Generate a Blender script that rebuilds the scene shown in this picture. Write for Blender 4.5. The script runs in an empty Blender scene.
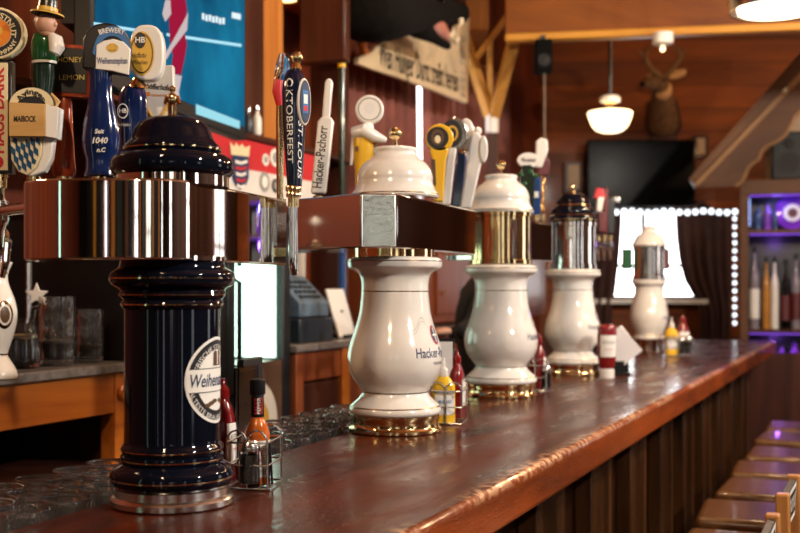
import bpy, bmesh, math, random
from mathutils import Vector, Matrix, Euler
random.seed(7)
PI = math.pi
SC = bpy.context.scene
COL = SC.collection
F = 1111.11          # focal length in photo pixels (50 mm on 36 mm)
HZ = 288.0           # horizon row
CH = 1.43            # camera height
BT = 1.07            # bar top height

def P(px, py, Z):
    return Vector(((px-400)/F*Z, Z, CH+(HZ-py)/F*Z))
def ZL(px, X0, s):
    return X0/((px-400)/F-s)
def PL(px, py, X0, s=.43):
    "point of the vertical plane X = X0 + s*Y seen at a photo pixel"
    return P(px, py, ZL(px, X0, s))

# ------------------------------------------------------------------ materials
MAT = {}
def nodes(name):
    m = bpy.data.materials.new(name); m.use_nodes = True
    nt = m.node_tree; b = nt.nodes['Principled BSDF']
    return m, nt, b
def setp(b, **k):
    names = dict(color='Base Color', rough='Roughness', metal='Metallic', coat='Coat Weight', coatr='Coat Roughness',
                 trans='Transmission Weight', ior='IOR', spec='Specular IOR Level', sheen='Sheen Weight', emit='Emission Color', es='Emission Strength', alpha='Alpha')
    for a, v in k.items():
        if a in ('color', 'emit') and len(v) == 3: v = (*v, 1)
        b.inputs[names[a]].default_value = v
def mat(name, color, rough=.4, metal=0, coat=0, var=.12, vs=14, bump=0, bs=60, **k):
    "plain surface with a procedural variation of colour and gloss"
    m, nt, b = nodes(name); setp(b, color=color, rough=rough, metal=metal, coat=coat, **k)
    N, L = nt.nodes.new, nt.links.new
    tc = N('ShaderNodeTexCoord'); n = N('ShaderNodeTexNoise'); n.inputs['Scale'].default_value = vs; n.inputs['Detail'].default_value = 4
    L(tc.outputs['Object'], n.inputs['Vector'])
    if var:
        r = N('ShaderNodeValToRGB')
        r.color_ramp.elements[0].position = .3; r.color_ramp.elements[1].position = .7
        r.color_ramp.elements[0].color = (*[c*(1-var) for c in color], 1); r.color_ramp.elements[1].color = (*[min(1, c*(1+var)) for c in color], 1)
        L(n.outputs['Fac'], r.inputs['Fac']); L(r.outputs['Color'], b.inputs['Base Color'])
        mr = N('ShaderNodeMapRange'); mr.inputs['To Min'].default_value = rough*.85; mr.inputs['To Max'].default_value = min(1, rough*1.15)
        L(n.outputs['Fac'], mr.inputs['Value']); L(mr.outputs['Result'], b.inputs['Roughness'])
    if bump:
        n2 = N('ShaderNodeTexNoise'); n2.inputs['Scale'].default_value = bs; n2.inputs['Detail'].default_value = 3
        L(tc.outputs['Object'], n2.inputs['Vector'])
        bp = N('ShaderNodeBump'); bp.inputs['Strength'].default_value = bump; bp.inputs['Distance'].default_value = .002
        L(n2.outputs['Fac'], bp.inputs['Height']); L(bp.outputs['Normal'], b.inputs['Normal'])
    MAT[name] = m; return m
def emis(name, color, strength, base=None):
    m, nt, b = nodes(name); setp(b, color=base or color, rough=.4, emit=color, es=strength); MAT[name] = m; return m
def glass(name, color=(1, 1, 1), rough=.02, ior=1.45, trans=1.0):
    m, nt, b = nodes(name); setp(b, color=color, rough=rough, trans=trans, ior=ior); MAT[name] = m; return m
def wood(name, dark, light, axis='Y', scale=6, stretch=9, rough=.4, coat=0, coatr=.1, bump=.25, plank=None, gap=.02, paxis='Z', fleck=0):
    "grain along one axis; with plank = board width across paxis there are gaps between boards and boards of differing tone"
    m, nt, b = nodes(name); setp(b, rough=rough, coat=coat*.6, coatr=coatr, spec=.22)
    N, L = nt.nodes.new, nt.links.new
    tc = N('ShaderNodeTexCoord'); mp = N('ShaderNodeMapping'); L(tc.outputs['Object'], mp.inputs['Vector'])
    sc = [1, 1, 1]; sc['XYZ'.index(axis)] = 1/stretch; mp.inputs['Scale'].default_value = sc
    vec = mp.outputs['Vector']; fac = None
    if plank:
        sx = N('ShaderNodeSeparateXYZ'); L(tc.outputs['Object'], sx.inputs['Vector'])
        dv = N('ShaderNodeMath'); dv.operation = 'DIVIDE'; dv.inputs[1].default_value = plank; L(sx.outputs[paxis], dv.inputs[0])
        fl = N('ShaderNodeMath'); fl.operation = 'FLOOR'; L(dv.outputs[0], fl.inputs[0])
        fr = N('ShaderNodeMath'); fr.operation = 'FRACT'; L(dv.outputs[0], fr.inputs[0])
        wn = N('ShaderNodeTexWhiteNoise'); wn.noise_dimensions = '1D'; L(fl.outputs[0], wn.inputs['W'])
        ad = N('ShaderNodeVectorMath'); ad.operation = 'MULTIPLY_ADD'; L(wn.outputs['Color'], ad.inputs[0]); ad.inputs[1].default_value = (7, 7, 7); L(vec, ad.inputs[2]); vec = ad.outputs[0]
        pp = N('ShaderNodeMath'); pp.operation = 'PINGPONG'; pp.inputs[1].default_value = .5; L(fr.outputs[0], pp.inputs[0])
        gm = N('ShaderNodeMapRange'); gm.inputs['From Max'].default_value = gap; L(pp.outputs[0], gm.inputs['Value'])
    n = N('ShaderNodeTexNoise'); n.inputs['Scale'].default_value = scale; n.inputs['Detail'].default_value = 7; n.inputs['Roughness'].default_value = .62; n.inputs['Distortion'].default_value = .6
    L(vec, n.inputs['Vector'])
    r = N('ShaderNodeValToRGB'); e = r.color_ramp.elements
    e[0].position = .33; e[0].color = (*dark, 1); e[1].position = .68; e[1].color = (*light, 1)
    L(n.outputs['Fac'], r.inputs['Fac']); col = r.outputs['Color']
    if plank:
        hv = N('ShaderNodeHueSaturation'); L(col, hv.inputs['Color'])
        mv = N('ShaderNodeMapRange'); mv.inputs['To Min'].default_value = .65; mv.inputs['To Max'].default_value = 1.3; L(wn.outputs['Value'], mv.inputs['Value']); L(mv.outputs['Result'], hv.inputs['Value'])
        mx = N('ShaderNodeMix'); mx.data_type = 'RGBA'; L(gm.outputs['Result'], mx.inputs['Factor']); mx.inputs['A'].default_value = (*[c*.2 for c in dark], 1); L(hv.outputs['Color'], mx.inputs['B']); col = mx.outputs['Result']
    L(col, b.inputs['Base Color'])
    bp = N('ShaderNodeBump'); bp.inputs['Strength'].default_value = bump; bp.inputs['Distance'].default_value = .003
    L(n.outputs['Fac'], bp.inputs['Height']); L(bp.outputs['Normal'], b.inputs['Normal'])
    mr = N('ShaderNodeMapRange'); mr.inputs['To Min'].default_value = rough*.75; mr.inputs['To Max'].default_value = min(1, rough*1.3); L(n.outputs['Fac'], mr.inputs['Value']); L(mr.outputs['Result'], b.inputs['Roughness'])
    MAT[name] = m; return m

# ------------------------------------------------------------------ meshes
_TXT = {}
def text_geo(s, bold=0.0, shear=0.0):
    k = (s, bold, shear)
    if k not in _TXT:
        c = bpy.data.curves.new('t', 'FONT'); c.body = s; c.size = 1; c.align_x = 'CENTER'; c.align_y = 'CENTER'; c.resolution_u = 3; c.offset = bold; c.shear = shear
        o = bpy.data.objects.new('t', c); COL.objects.link(o)
        dg = bpy.context.evaluated_depsgraph_get(); me = bpy.data.meshes.new_from_object(o.evaluated_get(dg))
        vs = [(v.co.x, v.co.y) for v in me.vertices]; fs = [tuple(p.vertices) for p in me.polygons]
        w = max([v[0] for v in vs] or [0])-min([v[0] for v in vs] or [0])
        bpy.data.objects.remove(o); bpy.data.curves.remove(c); bpy.data.meshes.remove(me)
        _TXT[k] = (vs, fs, w)
    return _TXT[k]

class MB:
    def __init__(s): s.v = []; s.f = []; s.m = []; s.flat = set()
    def add(s, vs, fs, m=0, flat=False):
        o = len(s.v); s.v += [Vector(v) for v in vs]
        for f in fs:
            if flat: s.flat.add(len(s.f))
            s.f.append(tuple(i+o for i in f)); s.m.append(m)
        return s
    def box(s, c, d, m=0, rz=0, M=None):
        c = Vector(c); R = M or Matrix.Rotation(rz, 3, 'Z')
        vs = [c+R @ Vector((x*d[0]/2, y*d[1]/2, z*d[2]/2)) for x in (-1, 1) for y in (-1, 1) for z in (-1, 1)]
        return s.add(vs, [(0, 1, 3, 2), (4, 6, 7, 5), (0, 4, 5, 1), (2, 3, 7, 6), (0, 2, 6, 4), (1, 5, 7, 3)], m)
    def lathe(s, prof, c=(0, 0, 0), n=40, m=0, M=None, closed=False, sq=1.0, caps=True):
        "prof = [(radius, height)]; ends on the axis when the radius is 0"
        c = Vector(c); vs = []; fs = []; R = M or Matrix.Identity(3)
        for r, h in prof:
            for k in range(n):
                a = 2*PI*k/n; vs.append(c+R @ Vector((r*math.cos(a), r*sq*math.sin(a), h)))
        L = len(prof)
        for i in range(L if closed else L-1):
            j = (i+1) % L
            for k in range(n):
                q = (k+1) % n; fs.append((i*n+k, i*n+q, j*n+q, j*n+k))
        if not closed and caps:
            if prof[0][0] > 1e-5: fs.append(tuple(range(n-1, -1, -1)))
            if prof[-1][0] > 1e-5: fs.append(tuple((L-1)*n+k for k in range(n)))
        return s.add(vs, fs, m)
    def sphere(s, c, r, m=0, n=20, sc=(1, 1, 1), M=None):
        prof = [(math.cos(t)*r, math.sin(t)*r) for t in [-PI/2+PI*i/(n//2) for i in range(n//2+1)]]
        prof[0] = (0, -r); prof[-1] = (0, r)
        o = len(s.v); s.lathe(prof, (0, 0, 0), n, m); R = M or Matrix.Identity(3)
        for i in range(o, len(s.v)):
            v = s.v[i]; s.v[i] = Vector(c)+R @ Vector((v.x*sc[0], v.y*sc[1], v.z*sc[2]))
        return s
    def tube(s, pts, r, n=10, m=0, closed=False, sq=None):
        pts = [Vector(p) for p in pts]; rs = r if isinstance(r, (list, tuple)) else [r]*len(pts)
        vs = []; fs = []; up = None; L = len(pts)
        for i, p in enumerate(pts):
            if closed: t = (pts[(i+1) % L]-pts[i-1]).normalized()
            else: t = (pts[min(i+1, L-1)]-pts[max(i-1, 0)]).normalized()
            if up is None: up = t.orthogonal().normalized()
            up = (up-t*up.dot(t)); up = up.normalized() if up.length > 1e-6 else t.orthogonal().normalized()
            w = t.cross(up)
            for k in range(n):
                a = 2*PI*k/n; vs.append(p+(up*math.cos(a)+w*math.sin(a))*rs[i])
        for i in range(L if closed else L-1):
            j = (i+1) % L
            for k in range(n):
                q = (k+1) % n; fs.append((i*n+k, i*n+q, j*n+q, j*n+k))
        if not closed: fs += [tuple(range(n-1, -1, -1)), tuple((L-1)*n+k for k in range(n))]
        return s.add(vs, fs, m)
    def prism(s, poly, d, f=None, m=0):
        "poly 2D outline extruded from w=0 to w=d; f(u,v,w) maps to space (default z-up plan)"
        f = f or (lambda u, v, w: Vector((u, v, w))); n = len(poly)
        w0, w1 = d if isinstance(d, tuple) else (0, d)
        vs = [f(u, v, w0) for u, v in poly]+[f(u, v, w1) for u, v in poly]
        return s.add(vs, [tuple(range(n-1, -1, -1)), tuple(range(n, 2*n))]+[(i, (i+1) % n, n+(i+1) % n, n+i) for i in range(n)], m)
    def poly(s, pts, m=0): return s.add(pts, [tuple(range(len(pts)))], m, True)
    def text(s, t, size, f, m=0, u=0, v=0, bold=0.0, shear=0, width=None, arc=None, turn=0, xs=1):
        vs, fs, w = text_geo(t, bold, shear); k = size; kx = size*xs
        if width: kx = width/max(w, 1e-6)
        out = []
        for x, y in vs:
            X, Y = x*kx, y*k
            if arc:
                R = arc; a = X/R if R > 0 else X/-R
                if R > 0: X, Y = (R+Y)*math.sin(a), (R+Y)*math.cos(a)
                else: X, Y = (-R-Y)*math.sin(a), -(-R-Y)*math.cos(a)
            if turn: X, Y = X*math.cos(turn)-Y*math.sin(turn), X*math.sin(turn)+Y*math.cos(turn)
            out.append(f(u+X, v+Y))
        return s.add(out, fs, m, True)
    def disc(s, f, u, v, rx, ry=None, m=0, r0=0, n=40, rings=5):
        ry = ry or rx; vs = []; fs = []
        for i in range(rings+1):
            t = r0+(1-r0)*i/rings
            for k in range(n):
                a = 2*PI*k/n; vs.append(f(u+rx*t*math.cos(a), v+ry*t*math.sin(a)))
        for i in range(rings):
            for k in range(n):
                q = (k+1) % n; fs.append((i*n+k, (i+1)*n+k, (i+1)*n+q, i*n+q))
        return s.add(vs, fs, m, True)
    def grid(s, f, u0, u1, v0, v1, nu=8, nv=2, m=0):
        vs = [f(u0+(u1-u0)*i/nu, v0+(v1-v0)*j/nv) for i in range(nu+1) for j in range(nv+1)]
        return s.add(vs, [(i*(nv+1)+j, (i+1)*(nv+1)+j, (i+1)*(nv+1)+j+1, i*(nv+1)+j+1) for i in range(nu) for j in range(nv)], m, True)
    def build(s, name, mats, parent=None, world=False, bevel=0, seg=2, smooth=35, sub=0):
        me = bpy.data.meshes.new(name); vs = s.v
        if world and parent is not None:
            I = W[parent].inverted(); vs = [I @ v for v in vs]
        me.from_pydata([tuple(v) for v in vs], [], s.f)
        for mm in (mats if isinstance(mats, (list, tuple)) else [mats]): me.materials.append(MAT[mm] if isinstance(mm, str) else mm)
        me.polygons.foreach_set('material_index', s.m)
        bm = bmesh.new(); bm.from_mesh(me)
        bm.faces.ensure_lookup_table(); fl = [f for f in bm.faces if f.index not in s.flat]
        if fl: bmesh.ops.recalc_face_normals(bm, faces=fl)
        bm.to_mesh(me); bm.free()
        if smooth:
            me.polygons.foreach_set('use_smooth', [True]*len(me.polygons)); me.set_sharp_from_angle(angle=math.radians(smooth))
        o = bpy.data.objects.new(name, me); COL.objects.link(o)
        W[o] = W[parent] if parent is not None else Matrix.Identity(4)
        if parent is not None: o.parent = parent
        if bevel:
            b = o.modifiers.new('bevel', 'BEVEL'); b.width = bevel; b.segments = seg; b.limit_method = 'ANGLE'; b.angle_limit = math.radians(40); b.harden_normals = False
        if sub:
            b = o.modifiers.new('sub', 'SUBSURF'); b.levels = sub; b.render_levels = sub
        return o
W = {}
def tag(o, label=None, cat=None, group=None, kind=None):
    for k, v in (('label', label), ('category', cat), ('group', group), ('kind', kind)):
        if v: o[k] = v
    return o
def thing(name, label, cat, loc=(0, 0, 0), rz=0, group=None, rot=None):
    o = bpy.data.objects.new(name, None); COL.objects.link(o); o.empty_display_size = .05
    o.location = loc; o.rotation_euler = rot or (0, 0, rz)
    W[o] = Matrix.LocRotScale(Vector(loc), Euler(rot or (0, 0, rz)), None)
    return tag(o, label, cat, group)
def struct(o): o['kind'] = 'structure'; return o
def kids(o): return [c for c in bpy.data.objects if c.parent == o]
def dup(o, loc=None, rz=None, label=None, group=None, parent=None):
    c = o.copy(); COL.objects.link(c)
    if parent is not None: c.parent = parent
    if loc is not None: c.location = loc
    if rz is not None: c.rotation_euler = (0, 0, rz)
    W[c] = W[parent] if parent is not None else Matrix.LocRotScale(Vector(c.location), c.rotation_euler, None)
    for k in kids(o): dup(k, parent=c)
    return tag(c, label, None, group)
def plane_map(o, U, V, eps=0):
    o, U, V = Vector(o), Vector(U), Vector(V); N = U.cross(V).normalized()*eps
    return lambda u, v: o+U*u+V*v+N
def prof_r(prof, h):
    for (r0, h0), (r1, h1) in zip(prof, prof[1:]):
        if h0 <= h <= h1 and h1 > h0: return r0+(r1-r0)*(h-h0)/(h1-h0)
    return prof[-1][0]
def smooth_prof(pts, n=5):
    "Catmull-Rom through a profile"
    out = []
    for i in range(len(pts)-1):
        p0, p1, p2, p3 = pts[max(i-1, 0)], pts[i], pts[i+1], pts[min(i+2, len(pts)-1)]
        for k in range(n):
            t = k/n
            out.append(tuple(.5*(2*b+(c-a)*t+(2*a-5*b+4*c-d)*t*t+(3*b-a-3*c+d)*t**3) for a, b, c, d in zip(p0, p1, p2, p3)))
    out.append(pts[-1]); return [(max(r, 0), h) for r, h in out]
def skin_mesh(name, verts, edges, radii, m, parent, world=False, sub=2, root=0):
    me = bpy.data.meshes.new(name); vs = [Vector(v) for v in verts]
    if world and parent is not None: I = W[parent].inverted(); vs = [I @ v for v in vs]
    me.from_pydata([tuple(v) for v in vs], edges, []); me.materials.append(MAT[m])
    o = bpy.data.objects.new(name, me); COL.objects.link(o); o.parent = parent; W[o] = W[parent]
    mod = o.modifiers.new('skin', 'SKIN'); mod.use_smooth_shade = True
    for i, r in enumerate(radii):
        sv = me.skin_vertices[0].data[i]; sv.radius = r if isinstance(r, tuple) else (r, r); sv.use_root = (i == root)
    s = o.modifiers.new('sub', 'SUBSURF'); s.levels = sub; s.render_levels = sub
    return o
# ------------------------------------------------------------------ the materials
mat('bottle_grey', (.22, .19, .22), .2, coat=.4)
mat('bottle_amber', (.45, .20, .03), .2, coat=.4)
mat('diamond_print', (.008, .065, .15), .35)
mat('cream_ceramic', (.83, .79, .73), .12, coat=.6, var=.03)
mat('black_ceramic', (.003, .0045, .010), .05, spec=.3, var=.1)
mat('chrome', (.80, .77, .73), .05, metal=1, var=.02)
mat('brushed_steel', (.62, .64, .60), .22, metal=1, var=.15, vs=30, bump=.25, bs=90)
mat('brass', (.88, .68, .36), .10, metal=1, var=.06)
mat('gold_line', (.30, .20, .07), .25, metal=1, var=.1)
mat('steel', (.72, .70, .66), .2, metal=1, var=.08)
mat('black_paint', (.008, .008, .009), .35, var=.2)
mat('speaker_black', (.003, .003, .003), .85, spec=.1)
mat('tv_black', (.002, .002, .002), .2, spec=.03, var=.15)
mat('black_plastic', (.006, .006, .007), .5, spec=.3, var=.15)
mat('rubber', (.01, .01, .01), .7, var=.15)
mat('white_print', (.85, .83, .78), .35, var=.03)
mat('cream_print', (.80, .68, .42), .4, var=.05)
mat('black_print', (.01, .01, .014), .4, var=.05)
mat('navy_print', (.01, .03, .10), .4, var=.05)
mat('blue_print', (.04, .16, .40), .35, var=.05)
mat('red_print', (.55, .02, .03), .35, var=.05)
mat('gold_print', (.70, .42, .06), .35, var=.05)
mat('brown_print', (.10, .05, .02), .4, var=.1)
mat('grey_print', (.30, .30, .30), .4, var=.05)
mat('green_paint', (.012, .09, .025), .15, coat=.5, var=.1)
mat('dark_green_paint', (.006, .018, .010), .2, coat=.4, var=.1)
mat('navy_paint', (.006, .018, .085), .12, coat=.6, var=.1)
mat('ink_paint', (.004, .008, .028), .12, coat=.6, var=.1)
mat('blue_paint', (.02, .06, .20), .15, coat=.5, var=.1)
mat('white_paint', (.80, .77, .72), .25, coat=.3, var=.04)
mat('cream_paint', (.78, .66, .42), .3, var=.05)
mat('yellow_paint', (.80, .46, .02), .25, coat=.3, var=.06)
mat('orange_print', (.75, .22, .02), .35, var=.06)
mat('skin', (.55, .30, .20), .5, var=.05, vs=40)
mat('hat_black', (.015, .012, .01), .3, var=.1)
mat('hair_brown', (.04, .02, .012), .6, var=.3, vs=60)
mat('black_cloth', (.006, .006, .007), .85, var=.3, vs=50, bump=.3, bs=120)
mat('denim', (.02, .03, .06), .85, var=.3, vs=50)
mat('beer', (.10, .028, .006), .08, var=.1)
mat('foam', (.62, .50, .34), .6, var=.1)
mat('ketchup_red', (.20, .006, .007), .18, coat=.3, var=.08)
mat('mustard_yellow', (.85, .50, .02), .25, coat=.2, var=.06)
mat('hot_sauce', (.50, .11, .012), .1, coat=.6, var=.2, vs=30)
mat('pepper', (.035, .026, .02), .6, var=.7, vs=220)
mat('salt', (.75, .73, .70), .6, var=.05)
mat('napkin', (.80, .78, .78), .8, var=.03)
mat('leather', (.10, .040, .011), .3, coat=.2, var=.25, vs=9, bump=.25, bs=70)
mat('fur_black', (.004, .0032, .003), .95, spec=.15, var=.5, vs=30, bump=.8, bs=90)
mat('fur_brown', (.16, .075, .03), .8, var=.4, vs=25, bump=.8, bs=60)
mat('fur_light', (.60, .34, .15), .8, var=.3, vs=25, bump=.6, bs=60)
mat('antler', (.24, .13, .06), .5, var=.3, vs=20)
mat('mouth_pink', (.55, .22, .16), .4, var=.2)
mat('tooth', (.75, .65, .48), .35, var=.1)
mat('glossy_eye', (.004, .003, .003), .05, var=.1)
mat('curtain_red', (.26, .085, .065), .85, var=.25, vs=8)
mat('curtain_dark', (.05, .018, .014), .9, var=.3, vs=8)
mat('sign_cream', (.72, .55, .34), .6, var=.12, vs=6)
mat('red_cloth', (.52, .012, .02), .55, var=.08)
mat('white_cloth', (.72, .69, .66), .6, var=.06)
mat('register_blue', (.11, .17, .24), .35, var=.3, vs=12)
mat('register_dark', (.02, .03, .04), .3, var=.2)
mat('mirror', (.45, .52, .58), .12, metal=1, var=.2, vs=6)
mat('chalkboard', (.010, .010, .011), .5, var=.3, vs=20)
mat('chalk_yellow', (.85, .68, .18), .8, var=.2)
mat('stone_top', (.16, .14, .13), .3, coat=.2, var=.35, vs=40)
mat('floor_dark', (.035, .018, .012), .45, var=.3, vs=4)
mat('plaster', (.42, .30, .20), .8, var=.1)
mat('purple_glass', (.20, .04, .50), .12, var=.3, vs=12, coat=.5)
mat('brown_poster', (.12, .06, .035), .5, var=.3, vs=8)
mat('purple_print', (.20, .03, .35), .4, var=.1)
mat('cord_white', (.22, .17, .12), .6, var=.05)
mat('maroon', (.10, .012, .014), .5, var=.2)
glass('clear_glass', (.97, 1, .985), .01, 1.45)
def pane(name):
    m, nt, b = nodes(name); N, L = nt.nodes.new, nt.links.new; o = nt.nodes['Material Output']; nt.nodes.remove(b)
    t, g, x, fr = N('ShaderNodeBsdfTransparent'), N('ShaderNodeBsdfGlossy'), N('ShaderNodeMixShader'), N('ShaderNodeFresnel')
    t.inputs['Color'].default_value = (.93, .98, .95, 1); g.inputs['Roughness'].default_value = .03; x.inputs['Fac'].default_value = .07; nt.nodes.remove(fr)
    L(t.outputs[0], x.inputs[1]); L(g.outputs[0], x.inputs[2]); L(x.outputs[0], o.inputs['Surface']); MAT[name] = m
pane('pane_glass')
glass('thick_glass', (1, 1, 1), .01, 1.5, .975)
glass('mug_glass', (1, 1, .98), .0, 1.52, .99)
glass('smoke_plastic', (.55, .55, .55), .05, 1.3)
glass('green_glass', (.15, .55, .25), .03, 1.45)
wood('bar_front_wood', (.010, .0035, .002), (.045, .014, .005), 'Z', 9, 10, .35, .3, .2, plank=.21, gap=.03, paxis='Y')
wood('pilaster_wood', (.014, .005, .002), (.085, .030, .008), 'Z', 10, 10, .38, .25, .2)
wood('cabinet_orange', (.30, .070, .008), (.58, .17, .020), 'Y', 7, 8, .35, .3, .15)
wood('cabinet_red', (.11, .025, .010), (.28, .075, .022), 'Z', 7, 8, .35, .3, .15)
wood('alcove_wood', (.085, .014, .005), (.19, .036, .010), 'Z', 6, 8, .5)
wood('dark_panel', (.028, .008, .005), (.085, .024, .012), 'Z', 7, 8, .4, .2)
wood('post_orange', (.34, .11, .022), (.62, .26, .06), 'Z', 8, 9, .4, .2)
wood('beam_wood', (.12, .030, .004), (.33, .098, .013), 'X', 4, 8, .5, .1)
wood('beam_edge_lit', (.52, .22, .03), (.82, .42, .07), 'X', 4, 8, .45, .1)  # paler wood carrying the glow under the beam in its colour
wood('brace_wood', (.46, .20, .04), (.72, .38, .09), 'Z', 6, 8, .45)
wood('far_planks', (.080, .017, .004), (.27, .066, .012), 'X', 3, 7, .55, .1, plank=.2, gap=.025, paxis='Z')
wood('left_planks', (.07, .02, .008), (.18, .055, .018), 'X', 3, 7, .55, plank=.16, paxis='Z')
wood('room_planks', (.018, .006, .0025), (.055, .018, .007), 'Z', 3, 7, .55, plank=.16, paxis='Y')
wood('ceiling_planks', (.06, .019, .006), (.16, .055, .017), 'Y', 3, 7, .6, plank=.18, paxis='X')
wood('gable_wood', (.085, .036, .018), (.145, .065, .032), 'X', 5, 8, .5)
wood('gable_edge_lit', (.26, .135, .06), (.40, .22, .11), 'X', 5, 8, .5)  # thin light along the gable edges put into a lighter wood colour
wood('stool_wood', (.30, .115, .030), (.52, .23, .07), 'Z', 9, 8, .35, .3)
wood('tan_block', (.52, .30, .10), (.72, .46, .19), 'X', 14, 7, .5)
wood('red_handle', (.22, .030, .010), (.45, .075, .024), 'Z', 12, 8, .25, .5)
emis('unseen_pane_day', (.92, .97, 1.0), 2.6)
emis('pane_far', (.94, .97, 1.0), 6.0)
emis('lamp_glow', (1.0, .74, .42), 3.2)
emis('ring_glow', (1.0, .83, .58), 9.0)
emis('spot_glow', (1.0, .74, .40), 3.0)
emis('unseen_pane_dim', (.86, .95, .90), 1.1)
emis('unseen_pane_green', (.55, 1.0, .80), 1.8)
emis('unseen_pane_soft', (.90, .96, 1.0), 1.5)
emis('cooler_glow', (.78, 1.0, .90), 2.4)
emis('bulb_glow', (.85, .93, 1.0), 2.5)
emis('purple_glow', (.30, .10, 1.0), .9)
emis('blue_glow', (.25, .40, 1.0), 1.2)
emis('amber_glow', (1.0, .55, .20), 1.5)
emis('white_glow', (.8, .9, 1.0), 1.6)
emis('led_blue', (.2, .5, 1.0), 6.0)

def screen_ice():
    m, nt, b = nodes('screen_ice'); N, L = nt.nodes.new, nt.links.new
    tc = N('ShaderNodeTexCoord'); n = N('ShaderNodeTexNoise'); n.inputs['Scale'].default_value = 3.2; n.inputs['Detail'].default_value = 3; L(tc.outputs['Object'], n.inputs['Vector'])
    r = N('ShaderNodeValToRGB'); r.color_ramp.elements[0].position = .3; r.color_ramp.elements[0].color = (.002, .07, .17, 1); r.color_ramp.elements[1].position = .72; r.color_ramp.elements[1].color = (.012, .27, .47, 1)
    L(n.outputs['Fac'], r.inputs['Fac']); L(r.outputs['Color'], b.inputs['Emission Color']); setp(b, color=(.002, .002, .002), rough=.6, es=.80, spec=0); MAT['screen_ice'] = m
screen_ice()
for nm, c, s in (('screen_line', (.45, .85, 1), 1.0), ('screen_red', (.5, .01, .06), .7), ('screen_skin', (.75, .62, .62), .8), ('screen_caption', (.35, .75, .85), 1.0), ('screen_white', (.8, .95, 1), 1.0)):
    emis(nm, c, s, (.002, .002, .002)); setp(MAT[nm].node_tree.nodes['Principled BSDF'], spec=0)

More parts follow.
